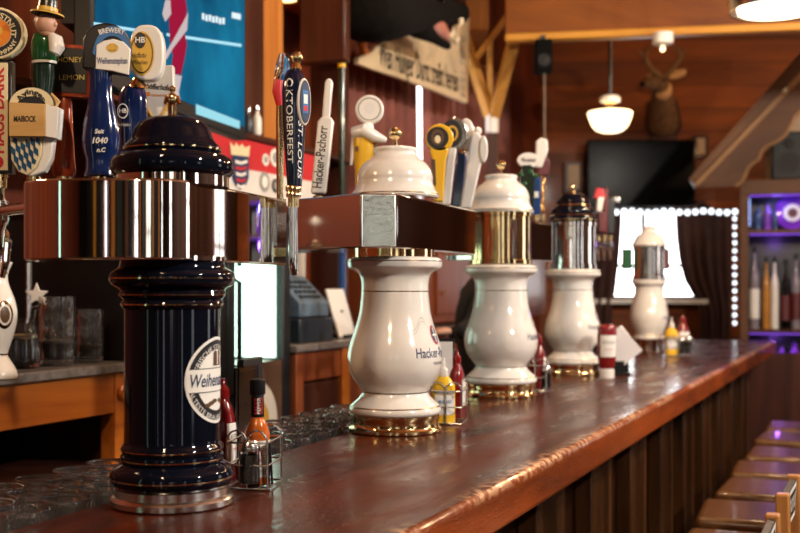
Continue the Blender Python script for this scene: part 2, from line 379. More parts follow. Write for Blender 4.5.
def bar_top_material():
    "red-brown varnished planks; the varnish is streaky and the front edge is worn"
    m, nt, b = nodes('bar_top_wood'); N, L = nt.nodes.new, nt.links.new
    setp(b, rough=.4, coat=.5, coatr=.05, spec=.08)
    tc = N('ShaderNodeTexCoord'); mp = N('ShaderNodeMapping'); mp.inputs['Scale'].default_value = (1, .12, 1); L(tc.outputs['Object'], mp.inputs['Vector'])
    n = N('ShaderNodeTexNoise'); n.inputs['Scale'].default_value = 9; n.inputs['Detail'].default_value = 8; n.inputs['Roughness'].default_value = .65; n.inputs['Distortion'].default_value = .5; L(mp.outputs['Vector'], n.inputs['Vector'])
    r = N('ShaderNodeValToRGB'); e = r.color_ramp.elements; e[0].position = .3; e[0].color = (.009, .0013, .0005, 1); e[1].position = .70; e[1].color = (.105, .0135, .0016, 1); L(n.outputs['Fac'], r.inputs['Fac'])
    sx = N('ShaderNodeSeparateXYZ'); L(tc.outputs['Object'], sx.inputs['Vector'])
    # front board (the last 4 cm) is a lighter orange
    fe = N('ShaderNodeMapRange'); fe.inputs['From Min'].default_value = -.016; fe.inputs['From Max'].default_value = -.006; L(sx.outputs['X'], fe.inputs['Value'])
    r2 = N('ShaderNodeValToRGB'); e = r2.color_ramp.elements; e[0].position = .3; e[0].color = (.075, .011, .002, 1); e[1].position = .72; e[1].color = (.36, .066, .008, 1); L(n.outputs['Fac'], r2.inputs['Fac'])
    mx = N('ShaderNodeMix'); mx.data_type = 'RGBA'; L(fe.outputs['Result'], mx.inputs['Factor']); L(r.outputs['Color'], mx.inputs['A']); L(r2.outputs['Color'], mx.inputs['B'])
    # worn, flaked varnish along the upper front edge
    n3 = N('ShaderNodeTexNoise'); n3.inputs['Scale'].default_value = 45; n3.inputs['Detail'].default_value = 5; L(tc.outputs['Object'], n3.inputs['Vector'])
    n4 = N('ShaderNodeTexNoise'); n4.inputs['Scale'].default_value = 2.2; n4.inputs['Detail'].default_value = 1; L(tc.outputs['Object'], n4.inputs['Vector'])
    band = N('ShaderNodeMapRange'); band.inputs['From Min'].default_value = -.045; band.inputs['From Max'].default_value = -.008; L(sx.outputs['X'], band.inputs['Value'])
    zt = N('ShaderNodeMapRange'); zt.inputs['From Min'].default_value = -.02; zt.inputs['From Max'].default_value = -.004; L(sx.outputs['Z'], zt.inputs['Value'])
    def mul(a, c):
        q = N('ShaderNodeMath'); q.operation = 'MULTIPLY'; L(a, q.inputs[0]); L(c, q.inputs[1]); return q.outputs[0]
    s4 = N('ShaderNodeMapRange'); s4.inputs['From Min'].default_value = .38; s4.inputs['From Max'].default_value = .52; L(n4.outputs['Fac'], s4.inputs['Value'])
    s3 = N('ShaderNodeMapRange'); s3.inputs['From Min'].default_value = .46; s3.inputs['From Max'].default_value = .54; L(n3.outputs['Fac'], s3.inputs['Value'])
    wear = mul(mul(mul(band.outputs['Result'], zt.outputs['Result']), s4.outputs['Result']), s3.outputs['Result'])
    mw = N('ShaderNodeMix'); mw.data_type = 'RGBA'; L(wear, mw.inputs['Factor']); L(mx.outputs['Result'], mw.inputs['A']); mw.inputs['B'].default_value = (.55, .30, .16, 1)
    L(mw.outputs['Result'], b.inputs['Base Color'])
    # brushed, uneven varnish
    m2 = N('ShaderNodeMapping'); m2.inputs['Scale'].default_value = (1, .22, 1); m2.inputs['Rotation'].default_value = (0, 0, .25); L(tc.outputs['Object'], m2.inputs['Vector'])
    n2 = N('ShaderNodeTexNoise'); n2.inputs['Scale'].default_value = 75; n2.inputs['Detail'].default_value = 5; n2.inputs['Roughness'].default_value = .65; L(m2.outputs['Vector'], n2.inputs['Vector'])
    n5 = N('ShaderNodeTexNoise'); n5.inputs['Scale'].default_value = 9; n5.inputs['Detail'].default_value = 2; L(tc.outputs['Object'], n5.inputs['Vector'])
    ad = N('ShaderNodeMath'); ad.operation = 'MULTIPLY_ADD'; L(n5.outputs['Fac'], ad.inputs[0]); ad.inputs[1].default_value = 2.5; L(n2.outputs['Fac'], ad.inputs[2])
    bp = N('ShaderNodeBump'); bp.inputs['Strength'].default_value = 1; bp.inputs['Distance'].default_value = .00055
    n6 = N('ShaderNodeTexNoise'); n6.inputs['Scale'].default_value = 190; n6.inputs['Detail'].default_value = 2; L(m2.outputs['Vector'], n6.inputs['Vector'])
    s6 = N('ShaderNodeMapRange'); s6.inputs['From Min'].default_value = .58; s6.inputs['From Max'].default_value = .70; L(n6.outputs['Fac'], s6.inputs['Value'])
    a6 = N('ShaderNodeMath'); a6.operation = 'MULTIPLY_ADD'; L(s6.outputs['Result'], a6.inputs[0]); a6.inputs[1].default_value = .9; L(ad.outputs[0], a6.inputs[2]); L(a6.outputs[0], bp.inputs['Height'])
    n7 = N('ShaderNodeTexNoise'); n7.inputs['Scale'].default_value = 14; n7.inputs['Detail'].default_value = 5; L(m2.outputs['Vector'], n7.inputs['Vector'])
    s7 = N('ShaderNodeMapRange'); s7.inputs['From Min'].default_value = .35; s7.inputs['From Max'].default_value = .7; s7.inputs['To Min'].default_value = .03; s7.inputs['To Max'].default_value = .22; L(n7.outputs['Fac'], s7.inputs['Value']); L(s7.outputs['Result'], b.inputs['Coat Roughness'])
    s8 = N('ShaderNodeMapRange'); s8.inputs['From Min'].default_value = .32; s8.inputs['From Max'].default_value = .62; s8.inputs['To Min'].default_value = .85; s8.inputs['To Max'].default_value = .25; L(n7.outputs['Fac'], s8.inputs['Value']); L(s8.outputs['Result'], b.inputs['Coat Weight'])
    L(bp.outputs['Normal'], b.inputs['Normal']); L(bp.outputs['Normal'], b.inputs['Coat Normal'])
    MAT['bar_top_wood'] = m
bar_top_material()
# ------------------------------------------------------------------ bar frame: origin on the front edge, y along the bar, x towards the stools
TH = math.atan(.43); BO = Vector((.0118, 1.633, 0))
BX = Vector((math.cos(TH), -math.sin(TH), 0)); BY = Vector((math.sin(TH), math.cos(TH), 0)); BR = -TH
def bar(x, y, z=0): return BO+BX*x+BY*y+Vector((0, 0, z))
def back_x(Y): return -.562+.40*(Y-1.688)           # world x of the bar's back edge at depth Y
C0, H0, L0 = -2.286, -2.60, -2.95                    # lines x = c + .43 y: counter front, hutch front, left wall

# ------------------------------------------------------------------ the setting
b = MB(); b.box((0, 3, -.05), (14, 15, .1)); struct(b.build('floor', 'floor_dark'))
b = MB(); b.box((0, 3, 4.15), (14, 15, .1)); struct(b.build('ceiling', 'ceiling_planks'))
b = MB(); b.box((0, 9.75, 2.05), (14, .1, 4.1)); wf = struct(b.build('wall_far', 'far_planks'))
b = MB(); b.box((0, -4.05, 2.05), (14, .1, 4.1)); struct(b.build('wall_back', 'room_planks'))
b = MB(); b.box((5.55, 2.9, 2.05), (.1, 13.8, 4.1)); struct(b.build('wall_right', 'room_planks'))
def wall_line(u, w, v): return Vector((L0+.43*u-w*.9187, u+w*.395, v))
b = MB(); b.prism([(-4, 0), (9.7, 0), (9.7, .1), (-4, .1)], (0, 4.1), lambda u, v, w: wall_line(u, v, w)); struct(b.build('wall_left', 'alcove_wood'))
# unseen glowing windows for daylight, most added for reflections in the chrome (behind the camera and to its right)
def unseen_window(n, c, wd, ht, axis, panes=(3, 3), glow='unseen_pane_day'):
    f = MB(); p = MB(); cx, cy, cz = c
    def bx(mb, u, v, du, dv, d, off=0):
        if axis == 'X': mb.box((cx+off, cy+u, cz+v), (d, du, dv))
        else: mb.box((cx+u, cy+off, cz+v), (du, d, dv))
    for sgn in (-1, 1):
        bx(f, sgn*(wd/2+.04), 0, .1, ht+.18, .1); bx(f, 0, sgn*(ht/2+.04), wd+.18, .1, .1)
    for i in range(1, panes[0]): bx(f, -wd/2+wd*i/panes[0], 0, .035, ht, .06)
    for i in range(1, panes[1]): bx(f, 0, -ht/2+ht*i/panes[1], wd, .035, .06)
    o = struct(f.build(f'window_{n}', 'cabinet_red')); bx(p, 0, 0, wd, ht, .012); p.build('window_pane', glow, o, world=True)
    return o
unseen_window(2, (5.46, -1.4, 1.8), .8, 1.4, 'X', (2, 3)); unseen_window(3, (5.46, 3.9, 1.8), .8, 1.4, 'X', (2, 3))
unseen_window(4, (5.46, 7.7, 1.8), .9, 1.3, 'X', (2, 2), 'unseen_pane_soft'); unseen_window(8, (-2.80, -3.96, 1.9), .12, 1.7, 'Y', (1, 3))
unseen_window(5, (-1.25, -3.96, 1.9), .26, 1.7, 'Y', (1, 4)); unseen_window(6, (.62, -3.96, 1.8), .75, 1.1, 'Y', (2, 2), 'unseen_pane_dim'); unseen_window(7, (3.6, -3.96, 1.8), .35, 1.5, 'Y', (1, 3))
for i, (x, w_, m_) in enumerate(((-2.10, .25, 'black_paint'), (-2.42, .16, 'post_orange'), (-3.15, .22, 'black_paint'), (-3.45, .12, 'beam_edge_lit'), (-3.8, .3, 'black_paint'), (-1.75, .12, 'gable_wood'), (-.75, .16, 'post_orange'), (-.2, .30, 'black_paint'), (1.4, .16, 'post_orange'), (2.5, .2, 'post_orange'))):  # unseen strips on the back wall, added to streak the chrome reflections
    b = MB(); b.box((x, -3.93, 2.05), (w_, .14, 4.1)); struct(b.build(f'added_strip_{i+1}', m_, bevel=.006))

f = MB(); p = MB(); wy = -.55  # green glowing slit out of view, added for a streak on the black column
f.prism([(wy-.20, .8), (wy+.20, .8), (wy+.20, 2.9), (wy-.20, 2.9)], (-.05, 0), lambda u, v, w: wall_line(u, w, v)); o = struct(f.build('window_10', 'dark_panel'))
p.prism([(wy-.13, .9), (wy+.13, .9), (wy+.13, 2.8), (wy-.13, 2.8)], (-.06, -.05), lambda u, v, w: wall_line(u, w, v)); p.build('window_pane', 'unseen_pane_green', o, world=True)
# far window with tied-back curtains
w0, w1 = P(596, 300, 9.68), P(700, 209, 9.68)
f = MB(); p = MB(); cx, cz = (w0.x+w1.x)/2, (w0.z+w1.z)/2; wd, ht = w1.x-w0.x, w1.z-w0.z
for s in (-1, 1):
    f.box((cx+s*wd/2, 9.66, cz), (.07, .09, ht+.14)); f.box((cx, 9.66, cz+s*ht/2), (wd+.14, .09, .07))
f.box((cx-.05, 9.66, cz), (.035, .06, ht)); f.box((cx, 9.66, cz-.1), (wd, .06, .03))
o = struct(f.build('window_1', 'dark_panel')); p.box((cx, 9.675, cz), (wd, .02, ht)); p.build('window_pane', 'pane_far', o, world=True)
s = MB(); a = P(598, 299, 9.55); c = P(700, 299, 9.55); s.box(((a.x+c.x)/2, 9.58, a.z-.02), (c.x-a.x+.1, .2, .04)); s.build('window_sill', 'white_paint', o, world=True)
def curtain(label, edge_l, edge_r, rows, Y, m, group=None, amp=.018, fold=.05, inner=1):
    "cloth hanging between two edges given as {row: column} outlines"
    t = thing('curtain', label, 'curtain', tuple(P((edge_l[0]+edge_r[0])/2, rows[-1], Y)), group=group)
    vs = []; fs = []; nu = 40; nr = len(rows)
    for j, py in enumerate(rows):
        A, B = P(edge_l[j], py, Y), P(edge_r[j], py, Y)
        for i in range(nu+1):
            q = i/nu; v = A.lerp(B, q); w = (P(edge_l[0], py, Y)-P(edge_r[0], py, Y)).length
            v.y += amp*math.sin(2*PI*q*w/fold*.55)+amp*.5*math.sin(5*q*PI+j); vs.append(v)
    for j in range(nr-1):
        for i in range(nu): k = j*(nu+1)+i; fs.append((k, k+1, k+nu+2, k+nu+1))
    mb = MB(); mb.add(vs, fs); o = mb.build('cloth', m, t, world=True, smooth=180); sm = o.modifiers.new('solid', 'SOLIDIFY'); sm.thickness = .008
    r = MB(); a, b_ = P(min(edge_l)-3, rows[0]-1, Y), P(max(edge_r)+3, rows[0]-1, Y); r.tube([a, b_], .014); r.build('curtain_rod', 'black_paint', t, world=True)
    return t
curtain('dark brown curtain tied back on the right of the bright far window', [676, 677, 680, 685, 694, 700, 702, 702], [731]*8, [213, 235, 260, 280, 296, 310, 360, 430], 9.5, 'curtain_dark')
curtain('dark brown curtain on the left of the bright far window', [585]*8, [622, 621, 619, 617, 615, 612, 612, 612], [213, 235, 260, 280, 296, 310, 360, 430], 9.5, 'curtain_dark')
# string of little lights over and beside the far window
t = thing('string_lights', 'row of small white lights along the curtain top and down its side', 'string lights', tuple(P(675, 211, 9.38)))
pts = [P(600+i*7.9, 211+.8*math.sin(i*1.3), 9.38) for i in range(18)]+[P(734, 218+i*8, 9.38) for i in range(14)]
c = MB(); c.tube(pts, .004, 6); c.build('cord', 'black_paint', t, world=True)
for i, q in enumerate(pts):
    e = MB(); e.sphere(q+Vector((0, -.02, -.008)), .024 if i < 18 else .017, n=10); e.build('bulb', 'bulb_glow', t, world=True)

# ceiling beam with the warm light on its lower edge put in as colour, aligned with the room
A = P(508, 41, 6.4); Bm = P(820, 28, 6.1); u = (Bm-A).normalized(); u.z = 0; u.normalize(); n = Vector((-u.y, u.x, 0))
t = thing('ceiling_beam', 'long orange timber beam crossing the ceiling with its lit lower edge painted bright', 'beam', tuple(A), rz=math.atan2(u.y, u.x)); L = 2.6
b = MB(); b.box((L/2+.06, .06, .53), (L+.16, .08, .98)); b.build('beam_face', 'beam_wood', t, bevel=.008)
b = MB(); b.box((L/2+.06, .045, .022), (L+.16, .09, .046)); b.build('beam_edge_lit', 'beam_edge_lit', t, bevel=.01)
# smoke detector style spot under the beam
q = P(663, 37, 6.05); t = thing('ceiling_spot', 'small white spotlight fixed under the timber beam above the deer', 'light', tuple(q))
b = MB(); b.lathe([(.056, .02), (.056, -.035), (.04, -.045), (0, -.046)], n=24); b.build('housing', 'white_paint', t)
b = MB(); b.tube([(0, 0, -.04), (-.01, -.03, -.068)], .022, 14); b.build('spot_head', 'steel', t)
b = MB(); b.sphere((-.012, -.040, -.076), .014, n=12); b.build('bulb', 'spot_glow', t)

# ------------------------------------------------------------------ timber post with braces behind the bar
q = P(492, 120, 7.0); t = thing('timber_post', 'timber post behind the bar with two yellow braces meeting at a white band', 'post', (q.x, q.y, 0))
b = MB(); b.box((q.x, 7.0, 1.23), (.07, .07, 2.42)); b.build('post', 'dark_panel', t, world=True, bevel=.006)
b = MB(); b.tube([P(490, 118, 7.0), P(490, 38, 7.0)], .018, 8); b.build('upright', 'brace_wood', t, world=True)
for a, c in ((P(490, 116, 6.97), P(464, 36, 7.15)), (P(494, 116, 6.97), P(514, 40, 6.6))):
    b = MB(); d = (c-a); R = d.to_track_quat('Z', 'Y').to_matrix(); b.box((a+c)/2, (.062, .06, d.length), M=R); b.build('brace', 'brace_wood', t, world=True, bevel=.006)
b = MB(); a, c = P(477, 57, 6.85), P(523, -4, 6.5); d = c-a; b.box((a+c)/2, (.028, .03, d.length), M=d.to_track_quat('Z', 'Y').to_matrix()); b.build('thin_brace', 'brace_wood', t, world=True, bevel=.004)
b = MB(); b.lathe([(.042, -.07), (.043, 0), (.042, .07)], P(492, 122, 6.98), 20); b.build('white_band', 'white_paint', t, world=True)
# side beam end beside the sign
q = P(477, 12, 7.2); t = thing('beam_end', 'square orange beam end beside the cream sign', 'beam', tuple(q))
b = MB(); b.box(q+Vector((0, .25, .12)), (.145, .6, .50)); b.build('beam_block', 'post_orange', t, world=True, bevel=.01)
# black speaker hanging under the beam with its cord
q = P(543, 57, 6.35); t = thing('hanging_speaker', 'black box speaker hanging below the left end of the ceiling beam', 'speaker', tuple(q))
b = MB(); b.box((0, 0, 0), (.095, .12, .185)); b.build('cabinet', 'speaker_black', t, bevel=.008)
b = MB(); b.lathe([(.036, 0), (.036, .006), (.028, .003), (0, .012)], (0, -.06, -.03), 20, M=Matrix.Rotation(PI/2, 3, 'X')); b.build('cone', 'rubber', t)
b = MB(); b.box((0, .02, .105), (.03, .05, .04)); b.build('bracket', 'black_paint', t)
b = MB(); b.tube([(.008, 0, -.09), (.010, 0, -.3), (.009, .005, -.52)], .005, 6); b.build('cord', 'cord_white', t)
# schoolhouse lamp
q = P(610, 120, 7.2); t = thing('pendant_lamp', 'glowing white schoolhouse lamp beside the deer head', 'lamp', tuple(q))
b = MB(); b.lathe(smooth_prof([(0, -.085), (.065, -.078), (.108, -.048), (.132, .0), (.143, .040), (.139, .052), (.10, .060), (.05, .068)], 4), n=40); b.build('glass_shade', 'lamp_glow', t)
b = MB(); b.lathe([(.05, .065), (.04, .078), (.036, .10), (.045, .112)], n=28); b.build('neck', 'brass', t)
b = MB(); b.lathe([(.045, .11), (.066, .118), (.068, .14), (.055, .155), (.02, .16)], n=28); b.build('fitter', 'white_paint', t)
b = MB(); b.tube([(0, 0, .165), (0, 0, 1.55)], .012, 10); b.build('stem', 'black_paint', t)
# ring lamp upper right
q = P(777, 8, 4.6); t = thing('ring_lamp', 'wide round ceiling lamp with a glowing underside at the upper right', 'lamp', tuple(q))
b = MB(); b.lathe([(.190, -.012), (.198, .03), (.200, .045), (.188, .045), (.182, -.008)], n=48, closed=True); b.build('metal_rim', 'steel', t)
b = MB(); b.lathe([(0, -.026), (.10, -.024), (.150, -.014), (.158, .0), (.15, .015), (0, .018)], n=48); b.build('diffuser', 'ring_glow', t)
for k in range(3):
    a = .7+2*PI*k/3; b = MB(); b.tube([(.19*math.cos(a), .19*math.sin(a), .04), (.02*math.cos(a), .02*math.sin(a), .9)], .005, 6); b.build('rod', 'steel', t)
b = MB(); b.tube([(0, 0, .88), (0, 0, 1.48)], .012, 8); b.build('stem', 'steel', t)

# far television and small pictures
a, c = P(587, 207, 9.45), P(694, 140, 9.45); t = thing('television', 'black switched-off television on the far wall under the deer head', 'television', tuple((a+c)/2))
b = MB(); b.box((a+c)/2, (c.x-a.x, .07, c.z-a.z)); b.build('casing', 'tv_black', t, world=True, bevel=.01)
b = MB(); b.box((a+c)/2+Vector((0, -.036, .01)), (c.x-a.x-.06, .004, c.z-a.z-.08)); b.build('screen', 'tv_black', t, world=True)
b = MB(); b.box((a+c)/2+Vector((0, .13, 0)), (.3, .22, .3)); b.build('wall_mount', 'black_paint', t, world=True)
for (x0, y0, x1, y1), lab in (((567, 164, 580, 190), 'small pale framed picture left of the black television'), ((696, 137, 706, 155), 'tiny pale framed picture by the gable eave')):
    a, c = P(x0, y1, 9.62), P(x1, y0, 9.62); t = thing('framed_picture', lab, 'picture', tuple((a+c)/2))
    b = MB(); b.box((a+c)/2+Vector((0, .03, 0)), (c.x-a.x+.04, .05, c.z-a.z+.04)); b.build('frame', 'dark_panel', t, world=True, bevel=.004)
    b = MB(); b.box((a+c)/2+Vector((0, -.002, 0)), (c.x-a.x-.02, .014, c.z-a.z-.02)); b.build('print', 'plaster', t, world=True)
# deer head
q = P(663, 122, 9.3); t = thing('deer_head', 'mounted deer head with pale throat on the far plank wall', 'deer head', tuple(P(663, 125, 9.68)))
pv = [P(663, 128, 9.62), P(663, 120, 9.5), P(663, 103, 9.34), P(662, 88, 9.2), P(658, 82, 9.08), P(648, 83, 8.98), P(643, 84, 8.93)]
skin_mesh('head', pv, [(i, i+1) for i in range(6)], [.15, .14, .11, .085, .075, .05, .04], 'fur_brown', t, True)
b = MB(); b.sphere(P(663, 90, 9.16), .085, n=16, sc=(.9, .7, 1.0)); b.build('throat_patch', 'fur_light', t, world=True)
for pts in ([P(669, 78, 9.2), P(676, 74, 9.2), P(684, 72, 9.2), P(686, 70, 9.2)], [P(655, 79, 9.2), P(650, 77, 9.25), P(646, 78, 9.28)]):
    b = MB(); b.tube(pts, [.018, .04, .03, .006][:len(pts)] if len(pts) == 4 else [.015, .03, .006], 10); b.build('ear', 'fur_light', t, world=True)
for pts in ([(664, 76), (672, 70), (680, 58), (679, 49), (672, 46)], [(660, 76), (652, 70), (645, 58), (647, 50), (652, 45)]):
    b = MB(); b.tube([P(x, y, 9.2-.05*i) for i, (x, y) in enumerate(pts)], [.024, .022, .02, .015, .006], 10)
    x, y = pts[2]; b.tube([P(x, y, 9.1), P(x+(6 if x > 663 else -6), y-8, 9.05)], [.016, .004], 8); b.build('antler', 'antler', t, world=True)
for px in (653, 664):
    b = MB(); b.sphere(P(px, 80, 9.0), .012, n=10); b.build('eye', 'glossy_eye', t, world=True)
b = MB(); b.sphere(P(642.5, 84, 8.9), .022, n=12); b.build('nose', 'glossy_eye', t, world=True)
b = MB(); b.prism([(-.11, -.12), (.11, -.12), (.17, 0), (.13, .22), (0, .3), (-.13, .22), (-.17, 0)], (0, .04), plane_w := (lambda u, v, w: Vector((u, -w, v))))
o = b.build('plaque', 'dark_panel', t, bevel=.008); o.location = (0, .03, -.02)
# ------------------------------------------------------------------ back bar on the left
CT = 1.205
def on(c, Y, z, off=0): return Vector((c+.43*Y, Y, z))-BX*off      # point on a back-bar line; off = distance behind it
def slab(mb, c, Y0, Y1, o0, o1, z0, z1, m=0):
    pts = [on(c, Y0, 0, o0), on(c, Y1, 0, o0), on(c, Y1, 0, o1), on(c, Y0, 0, o1)]
    mb.prism([(p.x, p.y) for p in pts], (z0, z1), None, m); return mb
def back_counter(label, Y0, Y1, doors):
    t = thing('back_counter', label, 'counter', tuple(on(C0, (Y0+Y1)/2, 0)), rz=BR)
    B = lambda n, m, *a, bev=.004: slab(MB(), C0, *a).build(n, m, t, world=True, bevel=bev)
    B('counter_top', 'stone_top', Y0-.02, Y1+.02, -.02, .58, CT-.028, CT)
    B('rail', 'cabinet_orange' if not doors else 'cabinet_red', Y0+.05, Y1-.05, 0, .03, CT-.15, CT-.028)
    for y in (Y0, Y1-.055): B('post', 'cabinet_orange' if not doors else 'cabinet_red', y, y+.055, -.006, .05, 0, CT-.028)
    B('side_panel', 'dark_panel', Y0+.002, Y0+.02, .05, .56, 0, CT-.03); B('side_panel', 'dark_panel', Y1-.02, Y1-.002, .05, .56, 0, CT-.03)
    B('back_panel', 'black_paint', Y0+.02, Y1-.02, .54, .56, 0, CT-.03); B('shelf', 'dark_panel', Y0+.02, Y1-.02, .03, .54, .875, .90)
    return t, B
t, B = back_counter('wooden back counter with orange rail holding the glass beer mugs', 2.2, 3.38, False)
r = MB(); c = on(C0, 3.353, CT-.09, -.008); r.lathe([(.022, 0), (.022, .006), (.014, .01), (0, .008)], c, 20, M=Matrix.Rotation(BR, 3, 'Z') @ Matrix.Rotation(PI/2, 3, 'Y')); r.build('rosette', 'cabinet_orange', t, world=True)
t, B = back_counter('red-brown back counter holding the till and the white card', 4.36, 6.8, True)
for y0, y1 in ((4.42, 4.72), (4.80, 5.3), (5.34, 5.84), (5.88, 6.38)):
    dr = B('cabinet_door', 'cabinet_red' if y0 > 4.5 else 'dark_panel', y0, y1, .0, .022, .12, CT-.16); k = MB(); k.sphere(on(C0, y0+.05, CT-.3, -.012), .014, n=12); k.build('knob', 'brass', dr, world=True)
B('centre_post', 'cabinet_orange', 4.73, 4.79, -.012, .05, 0, CT-.03)

# glass door cooler
t = thing('beer_cooler', 'black glass-door cooler glowing pale green behind the black beer tower', 'cooler', tuple(on(C0, 3.95, 0)), rz=BR)
K0, K1, KZ = 3.44, 4.33, 1.70
B = lambda n, m, *a, bev=.003, par=None: slab(MB(), C0, *a).build(n, m, par or t, world=True, bevel=bev)
b = MB(); slab(b, C0, K0, K0+.03, .04, .55, 0, KZ); slab(b, C0, K1-.03, K1, .04, .55, 0, KZ); slab(b, C0, K0, K1, .04, .55, KZ-.05, KZ); slab(b, C0, K0, K1, .53, .55, 0, KZ); slab(b, C0, K0, K1, .04, .55, 0, .1)
b.build('body', 'black_paint', t, world=True)
KM = 3.905; 
def door(y0, y1, par):
    b = MB(); slab(b, C0, y0, y0+.045, 0, .035, .1, KZ-.02); slab(b, C0, y1-.05, y1, 0, .035, .1, KZ-.02); slab(b, C0, y0+.045, y1-.05, 0, .035, .1, .16); slab(b, C0, y0+.045, y1-.05, 0, .035, KZ-.09, KZ-.02)
    d = b.build('door_frame', 'black_paint', par, world=True, bevel=.003)
    slab(MB(), C0, y0+.045, y1-.05, .014, .020, 1.155, KZ-.09).build('glass', 'pane_glass', d, world=True, smooth=0)
    h = MB(); h.tube([on(C0, y0+.025, 1.05, -.004), on(C0, y0+.025, 1.06, -.03), on(C0, y0+.025, 1.45, -.03), on(C0, y0+.025, 1.46, -.004)], .009, 8); h.build('handle', 'black_plastic', d, world=True)
    return d
dl = door(K0+.005, KM-.004, t); dr = door(KM+.004, K1-.005, t)
B('light_panel', 'cooler_glow', K0+.05, K1-.05, .26, .28, 1.16, KZ-.1); B('side_light_panel', 'cooler_glow', K1-.045, K1-.032, .045, .25, 1.16, KZ-.1)
B('shelf', 'white_paint', K0+.035, K1-.035, .06, .40, 1.13, 1.15)
pm = plane_map(on(C0, (KM+K1)/2, .80, .013), BY, (0, 0, 1))
pm = lambda u, v, o=on(C0, (KM+K1)/2, 0): o+BY*u+Vector((0, 0, v))-BX*.008+BX*EPS[0]
EPS = [0]
def dec(mb, fn, *a, e=.001, **k): EPS[0] = e; getattr(mb, fn)(*a, **k)
b = MB(); dec(b, 'grid', pm, -.20, .195, .17, 1.155, e=0); dec(b, 'disc', pm, -.02, .93, .155, .155, m=1, e=.001)
for k, (u, v, ru, rv, mm) in enumerate(((.0, .96, .06, .05, 2), (.035, .93, .035, .06, 2), (.02, .89, .03, .055, 3), (-.01, .99, .03, .03, 2))): dec(b, 'disc', pm, u, v, ru, rv, m=mm, e=.002+k*.0006)
b.build('door_poster', ['brown_poster', 'white_print', 'gold_print', 'purple_print'], dr, world=True, smooth=0)
b = MB(); bp = on(C0, 4.0, 1.152, .09)
tb = thing('beer_bottle', 'green glass bottle standing inside the glowing cooler', 'bottle', tuple(bp))
b.lathe(smooth_prof([(.0, 0), (.031, .002), (.032, .02), (.032, .12), (.028, .145), (.014, .175), (.012, .215), (.014, .22), (.0, .222)], 3), n=24); b.build('glass_body', 'green_glass', tb)
b = MB(); b.lathe([(.0327, .03), (.0327, .11)], n=24); b.build('paper_label', 'white_print', tb)

# hutch over the counter: shelf, banner, post, canopy
t = thing('hutch', 'red-brown wooden hutch with canopy and downlight above the back counter', 'hutch', tuple(on(H0, 5.0, 0)), rz=BR)
B = lambda n, m, *a, bev=.004, c=H0: slab(MB(), c, *a).build(n, m, t, world=True, bevel=bev)
sh = B('shelf', 'dark_panel', 3.2, 5.5, -.03, .34, 2.04, 2.065)
B('corner_post', 'post_orange', 4.70, 4.86, 0, .07, 2.065, 2.75)
B('dark_post', 'dark_panel', 4.53, 4.698, -.006, .06, 2.065, 2.75)
B('canopy', 'cabinet_orange', 4.45, 5.5, .0, .34, 2.757, 2.79)
B('fascia', 'cabinet_orange', 4.45, 5.5, -.03, .01, 2.75, 3.05)
B('end_board', 'cabinet_orange', 5.42, 5.50, -.035, .03, 2.72, 3.2)
b = MB(); b.tube([on(H0, 5.46, 2.80, -.02), on(H0, 5.49, 2.72, -.03), on(H0, 5.56, 2.61, -.035), on(H0, 5.62, 2.60, -.035)], [.025, .024, .02, .012], 10); b.build('scroll_bracket', 'cabinet_orange', t, world=True)
B('back_board', 'alcove_wood', 4.5, 5.5, .20, .22, 1.3, 2.757, c=H0)
B('side_board', 'dark_panel', 5.44, 5.5, .02, .33, 1.22, 2.757)
b = MB(); q = P(286, 7, 5.06); q.z = 2.757; b.lathe([(.075, 0), (.078, -.012), (.05, -.016), (.05, .0)], q, 28); dlr = b.build('downlight', 'brass', t, world=True)
b = MB(); b.lathe([(0, -.012), (.048, -.012), (.048, -.004), (0, -.004)], q, 24); b.build('bulb', 'spot_glow', dlr, world=True)
# panel pier behind the handles at the left
t = thing('wall_pier', 'dark red-brown panelled pier with a fluted moulding behind the tap handles', 'pier', tuple(on(H0, 3.0, 0)), rz=BR)
b = MB(); slab(b, H0, 2.1, 2.93, .08, .3, CT, 3.9); b.build('panel', 'alcove_wood', t, world=True, bevel=.004)
b = MB()
for k in range(4): slab(b, H0, 2.935+k*.035, 2.960+k*.035, .04, .3, CT, 3.9)
b.build('fluted_moulding', 'cabinet_red', t, world=True, bevel=.006)
b = MB(); slab(b, H0, 3.075, 3.42, .14, .3, 2.07, 3.9); b.build('recess', 'black_paint', t, world=True)
b = MB(); q = P(89, 10, 3.2); b.tube([q+Vector((0, .03, .6)), q+Vector((0, .03, .06))], .003, 6); b.sphere(q+Vector((0, .03, .03)), .014, n=12, sc=(1, 1, 1.9)); b.build('brass_pendant', 'brass', t, world=True)

# big television
TX, TS = -1.341, .194
t = thing('television', 'large lit television showing a red-clad athlete on blue ice', 'television', tuple(Vector((TX+TS*3.45, 3.45, 2.0))))
U = Vector((TS, 1, 0)).normalized(); NN = Vector((U.y, -U.x, 0)); O = Vector((TX+TS*2.84, 2.84, 1.965))
tv = lambda u, v, w=0: O+U*u+Vector((0, 0, v))+NN*w
TL = 1.215
b = MB(); b.prism([(0, 0), (TL, 0), (TL, .78), (0, .78)], (-.05, .0), tv); b.build('casing', 'black_plastic', t, world=True, bevel=.006)
b = MB(); b.grid(lambda u, v: tv(u, v, .001), .02, TL-.02, .045, .76)
def tp(px, py, w=.002): return PL(px, py, TX, TS)+NN*w
b.poly([tp(166, 33), tp(241, 44), tp(241, 47), tp(166, 36)], 1); b.poly([tp(93, 22), tp(162, 33), tp(162, 36), tp(93, 25)], 1)
b.poly([tp(x, y, .003) for x, y in ((169, 0), (184, -6), (186, 10), (183, 28), (186, 45), (183, 62), (180, 75), (170, 73), (172, 55), (169, 42), (168, 20))], 2)
